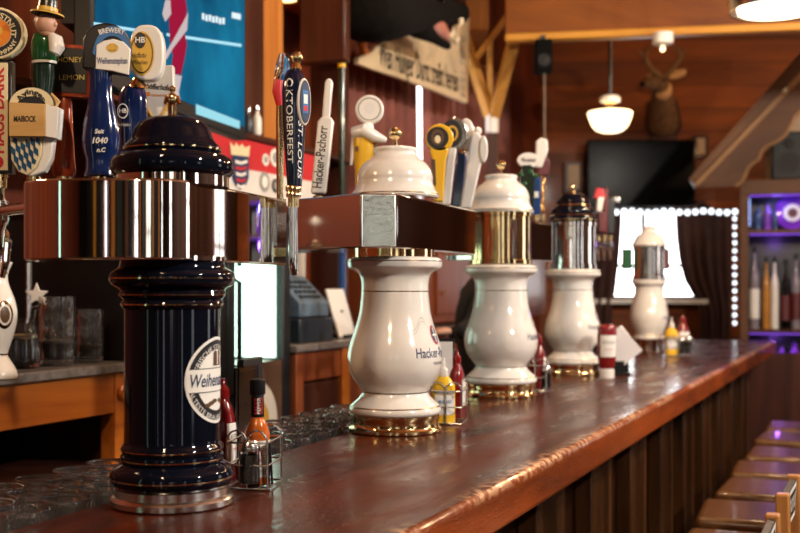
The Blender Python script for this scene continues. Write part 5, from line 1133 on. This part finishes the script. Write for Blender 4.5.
def mustard(label, q, rz, h=.17):
    t = thing('mustard_bottle', label, 'bottle', tuple(q), rz=rz); s = h/.17
    pf = smooth_prof([(0, 0), (.029, 0), (.031, .006), (.031, .085), (.028, .100), (.015, .118), (.012, .122)], 4)
    b = MB(); b.lathe([(r*s, z*s) for r, z in pf], n=36, sq=.8); b.build('body', 'mustard_yellow', t)
    b = MB(); b.lathe([(.012*s, .120*s), (.013*s, .124*s), (.012*s, .138*s), (.005*s, .146*s), (.003*s, .168*s), (0, .17*s)], n=24); b.build('nozzle', 'white_paint', t)
    f = lambda u, v, e=.0008: Vector(((.031*s+e)*math.cos(-PI/2+u/.031), .8*(.031*s+e)*math.sin(-PI/2+u/.031), .05*s+v))
    b = MB(); b.grid(f, -.03, .03, -.03, .022, 16, 2); lb = b.build('label', 'white_print', t, smooth=0)
    b = MB(); b.text('MUSTARD', .011, lambda u, v: f(u, v, .0014), 0, v=.004, width=.036, bold=.02); b.grid(lambda u, v: f(u, v, .0014), -.03, .03, .024, .031, 12, 1, 1); b.build('lettering', ['blue_print', 'grey_print'], lb, smooth=0)
def shaker(label, q, m, h=.085):
    t = thing('pepper_shaker' if m == 'pepper' else 'salt_shaker', label, 'shaker', tuple(q))
    b = MB(); b.lathe([(0, .0), (.020, .0), (.0205, .004), (.0185, h*.75), (.0165, h*.75), (.0175, .006), (0, .005)], n=24); b.build('glass', 'clear_glass', t)
    b = MB(); b.lathe([(0, .0055), (.0172, .0065), (.0163, h*.66), (0, h*.68)], n=20); b.build('filling', m, t)
    b = MB(); b.lathe([(.0195, h*.74), (.020, h*.76), (.0195, h*.86), (.013, h*.97), (0, h)], n=24); b.build('lid', 'steel', t)
def rack(label, q, rz, w, d, h, name='condiment_rack'):
    "wire rack: two rectangular hoops, base grid, arched ends"
    t = thing(name, label, 'rack', tuple(q), rz=rz); r = .0019
    for z in (.004, h*.45, h*.85): b = MB(); b.tube([(-w/2, -d/2, z), (w/2, -d/2, z), (w/2, d/2, z), (-w/2, d/2, z)], r, 8, closed=True); b.build('hoop', 'steel', t)
    for y in (-d/2, d/2):
        for x in (-w/2, 0):
            b = MB()
            pts = [(x, y, .004), (x, y, h*.85)]+[(x+w/4-w/4*math.cos(a), y, h*.85+h*.22*math.sin(a)) for a in [PI*i/8 for i in range(1, 8)]]+[(x+w/2, y, h*.85), (x+w/2, y, .004)]
            b.tube(pts, r, 8); b.build('arch', 'steel', t)
    b = MB()
    for i in range(5): b.tube([(-w/2+w*i/4, -d/2, .004), (-w/2+w*i/4, d/2, .004)], r, 6)
    b.build('floor_wires', 'steel', t); return t
# rack by the black tower
q = Vector((P(253, 488, 2.0).x, 2.02, BT)); K = 2.0/F
rack('steel wire condiment rack beside the black beer tower', q, BR*.35, .075, .10, .10)
def at(px, Y, z=BT+.0065): return Vector(((px-400)/F*Y, Y, z))
qb = at(257.5, 2.022); t = thing('hot_sauce_bottle', 'orange hot sauce bottle with black cap in the condiment rack', 'bottle', tuple(qb), rz=.25)
pf = smooth_prof([(0, 0), (.0215, .0), (.0225, .005), (.0225, .080), (.0215, .092), (.0165, .108), (.0115, .120), (.0105, .150)], 4)
b = MB(); b.lathe(pf, n=36); b.build('body', 'hot_sauce', t)
b = MB(); b.lathe([(.0112, .118), (.0122, .120), (.0118, .158), (.011, .16)], n=28); b.build('neck_sleeve', 'black_plastic', t)
b = MB(); b.lathe([(.0135, .160), (.0145, .162), (.0145, .186), (.013, .188), (0, .188)], n=24); b.build('cap', 'black_plastic', t)
fs = lambda u, v, e=.0006, r=.0225, a=-PI/2: Vector(((r+e)*math.cos(a+u/r), (r+e)*math.sin(a+u/r), v))
b = MB(); b.grid(lambda u, v: fs(u, v), -.022, .030, .012, .078, 20, 2); lb = b.build('label', 'white_print', t, smooth=0)
b = MB(); e = lambda u, v: fs(u, v, .0011)
for i in range(14): b.grid(e, .006+i*.0011, .006+i*.0011+(.0007 if i % 3 else .0003), .016, .028, 1, 1, 0)
for i in range(9): b.grid(e, .007, .007+.014-(i*37 % 5)*.0012, .034+i*.0042, .0352+i*.0042, 2, 1, 2)
b.text('HOT', .016, e, 1, u=-.008, v=.055, bold=.03); b.text('SAUCE', .008, e, 1, u=-.008, v=.043, bold=.02); b.build('lettering', ['black_print', 'red_print', 'grey_print'], lb, smooth=0)
b = MB()
for i, m in ((0, 0), (1, 1), (2, 0)): b.text(('HOT', 'PEPPER', 'SAUCE')[i], .008, lambda u, v: fs(u, v, .0007, .0121), m, u=-.004+i*.005, v=.140, turn=PI/2, width=.030, bold=.02)
b.build('neck_lettering', ['red_print', 'white_print'], t, smooth=0)
shaker('glass pepper shaker with steel lid in front of the hot sauce', at(249, 1.985), 'pepper')
ketchup('red ketchup bottle half hidden behind the black beer tower', at(223, 2.09, BT), 1.5, .19)
# clear menu stand seen edge-on
q = at(236.5, 2.10, BT); t = thing('menu_stand', 'clear upright menu stand seen edge-on behind the condiment rack', 'menu', tuple(q), rz=-.25)
b = MB(); b.box((0, .04, .105), (.003, .10, .21)); b.box((.008, .04, .105), (.003, .10, .21)); b.box((.004, .04, .003), (.05, .10, .006)); b.build('holder', 'smoke_plastic', t)
b = MB(); b.box((.004, .04, .104), (.003, .094, .196)); b.build('card', 'grey_print', t)
q = at(246.5, 2.2, BT); t = thing('drink_menu', 'narrow black drink menu standing behind the hot sauce bottle', 'menu', tuple(q), rz=-.25)
b = MB(); b.box((0, .02, .11), (.014, .10, .22)); b.build('cover', 'black_plastic', t, bevel=.002)
q = at(272, 2.02); t = thing('drink_menu', 'small dark folded card leaning in the right of the condiment rack', 'menu', tuple(q+Vector((-.002, 0, 0))), rz=.116)
b = MB(); b.box((0, .0, .038), (.004, .055, .075), M=Matrix.Rotation(-.06, 3, 'Y')); b.build('card', 'black_plastic', t, bevel=.001)
# rack by the first white tower
q = at(449, 2.97, BT); rack('steel wire condiment rack right of the large white tower', q, BR*.5, .085, .11, .105)
mustard('yellow mustard bottle beside the large white tower', at(443.5, 2.945), .15, .17)
ketchup('red ketchup bottle behind the grey menu by the large white tower', at(456.5, 3.04), 1.6, .185)
q = at(445, 3.035, BT); t = thing('menu_holder', 'pale menu card in grey frame behind the mustard bottle', 'menu', tuple(q), rz=-.1)
b = MB(); b.box((0, 0, .112), (.052, .006, .22)); b.build('frame', 'black_plastic', t, bevel=.001); b = MB(); b.box((0, -.0035, .111), (.042, .003, .205)); b.build('card', 'napkin', t)
# rack by the second white tower
q = at(536, 3.93, BT); rack('steel wire condiment rack right of the brass-necked white tower', q, BR*.5, .08, .11, .105)
ketchup('red ketchup bottle right of the brass-necked white tower', at(538.5, 3.92), 1.6, .195)
shaker('salt shaker in the rack right of the brass-necked white tower', at(546, 3.90), 'salt')
# by the black-domed tower
ketchup('upside-down red ketchup bottle with white cap beside the black-domed tower', at(607, 4.42, BT), .1, .215, True)
q = at(618, 4.62, BT); t = thing('napkin_holder', 'black napkin holder with white napkins tilted on a corner', 'napkins', tuple(q), rz=-.15)
b = MB(); b.box((0, 0, .004), (.10, .07, .008)); b.box((0, .025, .04), (.09, .003, .08)); b.box((0, -.02, .03), (.05, .003, .055)); b.build('holder', 'black_plastic', t, bevel=.001)
M = Matrix.Rotation(math.radians(50), 3, 'Y'); b = MB()
for i in range(7): b.box((.006, -.014+i*.005, .112), (.135, .0035, .128), M=Matrix.Rotation(math.radians(49+i*.6), 3, 'Y'))
b.build('napkins', 'napkin', t, bevel=.001)
# rack near the far end
q = at(679, 5.95, BT); rack('steel wire condiment rack furthest along the bar near the window', q, BR*.5, .14, .12, .10)
mustard('yellow mustard bottle in the furthest condiment rack', at(671.5, 5.93), .1, .20)
ketchup('red ketchup bottle in the furthest condiment rack', at(683, 5.97), .2, .21)
shaker('salt shaker in front of the furthest ketchup bottle', at(681.5, 5.905), 'salt', .10); shaker('pepper shaker at the right of the furthest condiment rack', at(688.5, 5.92), 'pepper', .10)

# ------------------------------------------------------------------ stools
def stool(label):
    t = thing('bar_stool', label, 'stool', (0, 0, 0), rz=BR, group='leather bar stools along the bar')
    b = MB(); b.box((-.005, 0, .70), (.345, .35, .05)); b.build('seat_cushion', 'leather', t, bevel=.022, seg=4)
    b = MB(); b.box((0, 0, .660), (.31, .32, .034)); b.build('seat_frame', 'dark_panel', t, bevel=.004)
    for sx in (-1, 1):
        for sy in (-1, 1):
            if sx < 0: pts = [(-.135, sy*.14, .65), (-.155, sy*.165, 0)]
            else: pts = [(.186, sy*.130, .992), (.190, sy*.130, .72), (.188, sy*.135, .45), (.205, sy*.15, 0)]
            b = MB(); 
            for p0, p1 in zip(pts, pts[1:]):
                d = Vector(p1)-Vector(p0); b.box((Vector(p0)+Vector(p1))/2, (.034, .028, d.length+.006), M=d.to_track_quat('Z', 'Y').to_matrix())
            b.build('leg' if sx < 0 else 'back_post', 'stool_wood', t, bevel=.004)
    for z, a in ((.25, .15), (.36, .15)):
        for sy in (-1, 1): b = MB(); b.tube([(-.148, sy*.158, z), (.192, sy*.145, z)], .011, 8); b.build('stretcher', 'stool_wood', t)
        for sx, sw in ((-.148, .158), (.192, .142)): b = MB(); b.tube([(sx, -sw, z+.03), (sx, sw, z+.03)], .011, 8); b.build('stretcher', 'stool_wood', t)
    b = MB(); b.box((.182, 0, .945), (.016, .236, .085), M=Matrix.Rotation(.07, 3, 'Y')); pn = b.build('back_panel', 'black_print', t, bevel=.003)
    b = MB(); b.box((.184, 0, .83), (.016, .236, .04), M=Matrix.Rotation(.07, 3, 'Y')); b.build('back_slat', 'stool_wood', t, bevel=.003)
    b = MB(); f = lambda u, v: Vector((.1915+v*.05, u*.84, .945+v)); b.grid(f, -.135, .135, .028, .039, 1, 1); b.grid(f, -.135, .135, -.039, -.028, 1, 1); b.grid(f, -.135, -.125, -.039, .039, 1, 1); b.grid(f, .125, .135, -.039, .039, 1, 1)
    for k in range(6): b.disc(f, -.10+k*.04, .0, .012, .018, r0=.5, n=14, rings=1)
    b.build('white_pattern', 'white_print', pn, smooth=0); return t
st = None
names = ['wooden bar stool closest to the camera, just its back corner showing lower right', 'bar stool with the black-panelled wooden back showing at the lower right corner', 'bar stool just before the lowest visible brown seat, third from the camera', 'fourth bar stool from the camera, the lowest brown seat in view', 'fifth bar stool from the camera, its brown seat just beyond the lowest one', 'sixth bar stool from the camera, dark brown seat', 'seventh bar stool from the camera, dark seat beside the bar', 'eighth bar stool from the camera, seat tinted purple', 'bar stool furthest from the camera, seat under the purple shelves']
for i, Zs in enumerate((2.095, 2.55, 3.08, 3.53, 3.95, 4.36, 4.78, 5.28, 5.72)):
    c = bar(.262+(0, .004, .04, .02, .03, .02, .03, .02, .02)[i], (Zs+.105-1.633)/.9187); rz = BR+(0, -.02, .03, .06, -.03, .05, 0, -.04, .03)[i]
    if st is None: st = stool(names[0]); st.location = c; st.rotation_euler = (0, 0, rz)
    else: dup(st, c, rz, names[i])

# ------------------------------------------------------------------ bottle cabinet with chalet gable at the right
ZC = 8.0; CAB0 = set(bpy.data.objects)
def cq(px, py, dz=0): return P(px, py, ZC)+Vector((0, dz, 0))
t = thing('bottle_cabinet', 'brown shelf cabinet with purple-lit bottles under a chalet gable', 'cabinet', (cq(790, 300).x, ZC+.2, 0))
x0, x1 = cq(740, 0).x, cq(860, 0).x; zt = cq(0, 181).z; D = .38
def cb(name, m, ax, bx, y0, y1, z0, z1, bev=.004):
    b = MB(); b.box(((ax+bx)/2, (y0+y1)/2, (z0+z1)/2), (bx-ax, y1-y0, z1-z0)); return b.build(name, m, t, world=True, bevel=bev)
cb('side_panel', 'gable_wood', x0, x0+.058, ZC, ZC+D, 0, zt); cb('side_panel', 'gable_wood', x1-.058, x1, ZC, ZC+D, 0, zt)
cb('top_board', 'gable_wood', x0, x1, ZC-.01, ZC+D, zt-.10, zt+.005); cb('back_panel', 'black_paint', x0+.05, x1-.05, ZC+D-.02, ZC+D, 0, zt-.02)
shelves = [cq(0, y).z for y in (229, 327, 345)]
for i, z in enumerate((cq(0, 230).z, cq(0, 329).z)): cb('shelf', 'gable_wood' if i == 0 else 'dark_panel', x0+.055, x1-.055, ZC+.005, ZC+D-.02, z-.028, z)
cb('base_door', 'dark_panel', x0+.055, x1-.055, ZC+.005, ZC+.03, .05, cq(0, 352).z); cb('base_shelf', 'dark_panel', x0+.055, x1-.055, ZC+.03, ZC+D-.02, cq(0, 378).z-.03, cq(0, 378).z)
for z in (zt-.105, cq(0, 230).z-.032, cq(0, 329).z-.034): 
    b = MB(); b.box(((x0+x1)/2, ZC+.06, z), (x1-x0-.13, .02, .008)); b.build('purple_light_strip', 'purple_glow', t, world=True)
b = MB(); b.box((x0+.066, ZC+.05, cq(0, 212).z), (.008, .02, .2)); b.build('blue_light_strip', 'blue_glow', t, world=True)
# gable: barge board with scalloped edge, roof boards above
gq = lambda x, y, w=0: P(x, y, ZC-.12)+Vector((0, w, 0))
lo = [(741, 186), (747, 182), (750, 176), (753, 168), (757, 164), (763, 160), (766, 152), (771, 147), (780, 143), (788, 137), (793, 128), (797, 118), (804, 112), (815, 106), (824, 100), (829, 90), (838, 83), (845, 80)]
up = [(845, 34), (701, 186)]
b = MB(); pp = [gq(*q) for q in lo+up]; n = len(pp); b.add(pp+[p+Vector((0, .03, 0)) for p in pp], [tuple(range(n)), tuple(range(2*n-1, n-1, -1))]+[(i, (i+1) % n, n+(i+1) % n, n+i) for i in range(n)]); b.build('barge_board', 'gable_wood', t, world=True)
b = MB(); b.tube([gq(x, y, -.004) for x, y in lo], .012, 8); b.build('scalloped_lit_edge', 'gable_edge_lit', t, world=True)
def band(name, m, p0, p1, p2, p3, w0, w1):
    b = MB(); pp = [gq(*q) for q in (p0, p1, p2, p3)]; b.add([p+Vector((0, w0, 0)) for p in pp]+[p+Vector((0, w1, 0)) for p in pp], [(0, 1, 2, 3), (7, 6, 5, 4), (0, 4, 5, 1), (1, 5, 6, 2), (2, 6, 7, 3), (3, 7, 4, 0)]); return b.build(name, m, t, world=True, bevel=.003)
band('lit_edge_strip', 'gable_edge_lit', (704, 186), (848, 35), (845, 31), (700, 183), -.02, .0)
band('roof_boards', 'gable_wood', (700, 183), (846, 30), (839, 24), (696, 178), -.06, .40); band('roof_boards', 'gable_wood', (699, 176), (842, 24), (837, 17), (700, 172), -.04, .40)
b = MB(); b.sphere(gq(787, 92, -.02), .018, n=12); b.build('white_knob', 'white_paint', t, world=True)
b = MB(); pp = [P(x, y, ZC+.26) for x, y in ((754, 182), (845, 182), (845, 52), (754, 152))]; b.add(pp+[p+Vector((0, .02, 0)) for p in pp], [(0, 1, 2, 3), (7, 6, 5, 4), (0, 4, 5, 1), (1, 5, 6, 2), (2, 6, 7, 3), (3, 7, 4, 0)]); b.build('gable_back', 'plaster', t, world=True)
q = cq(786, 155); q.z = zt+.006; ts = thing('box_speaker', 'black box speaker standing under the chalet gable', 'speaker', tuple(q+Vector((0, .12, 0))))
b = MB(); b.box((0, 0, .17), (.225, .2, .34)); b.build('cabinet', 'black_plastic', ts, bevel=.01)
b = MB()
for z, r in ((.12, .075), (.25, .035)): b.lathe([(r, 0), (r, .005), (r*.8, .002), (0, .008)], (0, -.1, z), 24, M=Matrix.Rotation(PI/2, 3, 'X'))
b.build('cones', 'rubber', ts)
# things on the shelves
z1, z2, z3 = cq(0, 230).z+.001, cq(0, 329).z+.001, cq(0, 378).z+.001
q = cq(791, 211); t = thing('round_plate', 'round purple-lit decorative plate on the top cabinet shelf', 'plate', (q.x, ZC+.24, z1)); r = .128
M = Matrix.Rotation(PI/2-.15, 3, 'X'); b = MB(); b.lathe([(0, 0), (r*.55, .002), (r*.95, .022), (r, .026), (r*.95, .03), (r*.5, .01), (0, .008)], (0, 0, r), 40, M=M); b.build('plate', 'purple_glass', t)
b = MB(); b.lathe([(r*.28, .012), (r*.5, .0145)], (0, 0, r), 36, M=M, caps=False); b.disc(lambda u, v: Vector((0, 0, r))+M @ Vector((u, v, .0105)), 0, 0, r*.26, m=1); b.build('plate_ring', ['white_print', 'maroon'], t)
b = MB(); b.box((0, .035, .02), (.10, .08, .03)); b.build('plate_stand', 'black_plastic', t)
cnt = {}
def bottle(px, zb, h, r, m, lab, cap='black_plastic', lm=None, dy=.14, grp='bottles in the purple-lit cabinet'):
    q = P(px, 0, ZC+dy); t = thing('bottle', lab, 'bottle', (q.x, ZC+dy, zb), group=grp)
    b = MB(); b.lathe(smooth_prof([(0, 0), (r*.97, .0), (r, .008), (r, h*.55), (r*.85, h*.66), (r*.38, h*.78), (r*.34, h*.93)], 3), n=22); b.build('body', m, t)
    b = MB(); b.lathe([(r*.4, h*.92), (r*.4, h), (0, h)], n=14); b.build('cap', cap, t)
    if lm: b = MB(); b.lathe([(r*1.02, h*.12), (r*1.02, h*.48)], n=22); b.build('label', lm, t)
for px, h, r, m, lab, lm in ((748, .60, .036, 'bottle_grey', 'tall grey bottle at the left end of the middle cabinet shelf', 'white_print'), (759, .52, .027, 'bottle_amber', 'amber bottle second on the middle cabinet shelf', None), (767, .52, .028, 'white_paint', 'white bottle third on the middle cabinet shelf', None), (777, .50, .034, 'smoke_plastic', 'dim clear bottle fourth on the middle cabinet shelf', 'maroon'), (787, .54, .034, 'bottle_grey', 'grey bottle with maroon label fifth on the middle cabinet shelf', 'maroon'), (797, .48, .034, 'register_blue', 'blue-grey bottle at the right of the middle cabinet shelf', None)):
    bottle(px, z2, h, r, m, lab, lm=lm)
for px, h, r, m, lab, lm in ((750, .26, .040, 'purple_glass', 'short purple bottle at the left of the lowest cabinet shelf', None), (762, .30, .036, 'register_dark', 'dark bottle second on the lowest cabinet shelf', 'purple_print'), (774, .24, .040, 'purple_glass', 'squat purple bottle third on the lowest cabinet shelf', 'white_print'), (786, .27, .044, 'purple_glass', 'wide purple bottle on the right of the lowest cabinet shelf', 'white_print')):
    bottle(px, z3, h, r, m, lab, lm=lm)
for px, h, r, m, lab in ((752, .19, .030, 'blue_paint', 'small blue glass bottle left on the top cabinet shelf'), (761, .20, .028, 'purple_glass', 'small violet bottle second on the top cabinet shelf'), (768, .17, .021, 'blue_paint', 'smaller blue bottle left of the round plate')):
    bottle(px, z1, h, r, m, lab, dy=.12)

# the whole cabinet stands square to the bar: turn it about its front left corner
RC = Matrix.Rotation(-math.radians(17), 3, 'Z'); cc = Vector((x0, ZC, 0))
for o_ in list(bpy.data.objects):
    if o_ not in CAB0 and o_.parent is None and o_.type == 'EMPTY':
        o_.location = cc+RC @ (o_.location-cc); o_.rotation_euler.z -= math.radians(17)

# ------------------------------------------------------------------ bartender, mostly hidden by the second white tower
t = thing('person', 'person in black long-sleeved top behind the brass-necked tower, one arm reaching forward', 'person', (.47, 4.95, 0), rz=0)
Vv = [(.45, 4.97, .98), (.42, 4.97, 1.16), (.40, 4.97, 1.34), (.405, 4.97, 1.46), (.43, 4.97, 1.52),      # 0-4 hips to neck
      (.42, 4.82, 1.435), (.33, 4.78, 1.235), (.250, 4.74, 1.245),                                        # 5-7 near arm
      (.42, 5.12, 1.435), (.36, 5.19, 1.20), (.24, 5.16, 1.22),                                           # 8-10 far arm
      (.47, 4.88, .92), (.47, 5.06, .92)]
E = [(0, 1), (1, 2), (2, 3), (3, 4), (3, 5), (5, 6), (6, 7), (3, 8), (8, 9), (9, 10), (0, 11), (0, 12)]
skin_mesh('shirt', Vv, E, [(.16, .16), (.165, .165), (.170, .170), (.12, .12), (.062, .062), (.078, .078), (.062, .062), (.042, .042), (.078, .078), (.055, .055), (.042, .042), (.10, .10), (.10, .10)], 'black_cloth', t, True)
Lg = [(.47, 4.97, .95), (.47, 4.88, .86), (.46, 4.87, .48), (.49, 4.87, .09), (.38, 4.86, .05), (.47, 5.06, .86), (.47, 5.07, .48), (.50, 5.07, .09), (.39, 5.08, .05)]
skin_mesh('trousers', Lg, [(0, 1), (1, 2), (2, 3), (3, 4), (0, 5), (5, 6), (6, 7), (7, 8)], [(.135, .11), .10, .068, .05, .045, .10, .068, .05, .045], 'denim', t, True)
hd = Vector((.395, 4.95, 1.645))
b = MB(); b.sphere(hd, .098, n=24, sc=(.98, .78, 1.2)); b.sphere(hd+Vector((-.03, 0, -.065)), .062, n=18, sc=(1, .85, .9)); b.tube([(.43, 4.97, 1.49), (.415, 4.96, 1.57)], [.058, .054], 16)
b.sphere(hd+Vector((-.100, -.002, -.012)), .016, n=12, sc=(1, .8, 1.5)); 
for s in (-1, 1): b.sphere(hd+Vector((.012, s*.078, -.008)), .024, n=12, sc=(.7, .35, 1.2))
b.build('head', 'skin', t, world=True, smooth=60)
b = MB(); b.sphere(hd+Vector((.018, 0, .028)), .102, n=22, sc=(.98, .84, 1.08)); b.build('hair', 'hair_brown', t, world=True)
for s in (-1, 1): b = MB(); b.sphere(hd+Vector((-.083, s*.034, .012)), .011, n=10); b.build('eye', 'glossy_eye', t, world=True)
b = MB(); b.sphere(hd+Vector((-.086, 0, -.062)), .02, n=12, sc=(.5, 1, .35)); b.build('mouth', 'mouth_pink', t, world=True)
for wy, wx, wz, s in ((4.74, .240, 1.248, -1), (5.16, .23, 1.222, 1)):
    w = Vector((wx, wy, wz)); vs = [w, w+Vector((-.045, 0, -.004)), w+Vector((-.085, 0, -.010))]; ed = [(0, 1), (1, 2)]; rr = [(.026, .020), (.034, .017), (.036, .014)]
    for k, (dy, ln) in enumerate(((-.030, .062), (-.010, .074), (.010, .070), (.029, .055))):
        i = len(vs); y = dy*s; b0 = vs[2]+Vector((.004, y, 0)); vs += [b0, b0+Vector((-ln*.45, y*.1, -.004)), b0+Vector((-ln*.8, y*.15, -.014)), b0+Vector((-ln, y*.15, -.026))]; ed += [(2, i), (i, i+1), (i+1, i+2), (i+2, i+3)]; rr += [.0095, .009, .0085, .007]
    i = len(vs); vs += [w+Vector((-.035, -.03*s, .002)), w+Vector((-.065, -.052*s, .0)), w+Vector((-.092, -.058*s, -.010))]; ed += [(1, i), (i, i+1), (i+1, i+2)]; rr += [.013, .010, .008]
    skin_mesh('hand', vs, ed, rr, 'skin', t, True)

t.location.x -= .015
# ------------------------------------------------------------------ light, camera, render look
def lamp(kind, name, loc, power, color, size=.1, rot=None, spot=None):
    d = bpy.data.lights.new(name, kind); d.energy = power; d.color = color
    if kind == 'POINT': d.shadow_soft_size = size
    if kind == 'AREA': d.size = size
    if kind == 'SPOT': d.spot_size = spot or 1.2; d.shadow_soft_size = size; d.spot_blend = .6
    o = bpy.data.objects.new(name, d); o.location = loc
    if rot: o.rotation_euler = rot
    COL.objects.link(o); return o
WARM = (1, .66, .36)
for i, (x, y, z, p) in enumerate(((2.3, .7, 3.0, 335), (2.9, 3.3, 3.0, 300), (-.7, .2, 3.0, 95), (3.7, 5.0, 3.2, 60), (.2, 3.7, 3.3, 60), (4.6, 7.2, 3.5, 110), (-1.05, 2.25, 2.15, 9))):  # unseen lamps without fixtures, added to light towers, handles, mugs and far wall
    lamp('POINT', 'unseen_lamp_light', (x, y, z), p, (1, .91, .80) if i < 2 else (1, .69, .42) if i == 2 else WARM, .06)
q = P(777, 8, 4.6); lamp('POINT', 'ring_lamp_light', (q.x, q.y, q.z-.06), 40, WARM, .05)
a = P(661, 54, 6.06); d = P(663, 110, 9.4)-a; lamp('SPOT', 'ceiling_spot_light', a, 90, WARM, .03, d.to_track_quat('-Z', 'Y').to_euler(), .75)
q = P(286, 7, 5.06); lamp('SPOT', 'hutch_downlight_light', (q.x, q.y, 2.69), 24, WARM, .04, (0, 0, 0), 2.0)
for z_, p_, c_ in ((cq(0, 232).z-.07, 1.0, (.35, .12, 1)), (zt-.15, .8, (.25, .25, 1)), (cq(0, 334).z-.03, .8, (.35, .12, 1))):
    q = cc+RC @ (Vector((cq(775, 0).x, ZC+.10, 0))-cc); q.z = z_; lamp('POINT', 'cabinet_light', (q.x, q.y, q.z), p_, c_, .02)
w = bpy.data.worlds.new('world'); SC.world = w; w.use_nodes = True
bg = w.node_tree.nodes['Background']; bg.inputs['Color'].default_value = (.5, .6, .8, 1); bg.inputs['Strength'].default_value = .3
cd = bpy.data.cameras.new('camera'); cam = bpy.data.objects.new('camera', cd); COL.objects.link(cam)
cd.lens = 50; cd.sensor_width = 36; cd.sensor_fit = 'HORIZONTAL'; cam.location = (0, 0, CH); cam.rotation_euler = (PI/2, 0, 0)
cd.shift_y = (HZ-266.5)/800; cd.clip_start = .02; cd.clip_end = 60
cd.dof.use_dof = True; cd.dof.focus_distance = 2.2; cd.dof.aperture_fstop = 4.0; cd.dof.aperture_blades = 0
SC.camera = cam
vs_ = SC.view_settings; SC.display_settings.display_device = 'sRGB'; vs_.view_transform = 'Standard'; vs_.look = 'None'; vs_.exposure = 0.0; vs_.gamma = 1.0; vs_.use_curve_mapping = False
try:
    SC.cycles.use_denoising = True; SC.cycles.caustics_reflective = False; SC.cycles.caustics_refractive = False; SC.cycles.sample_clamp_indirect = 6.0
    SC.cycles.max_bounces = 10; SC.cycles.transmission_bounces = 10; SC.cycles.transparent_max_bounces = 12
except Exception: pass
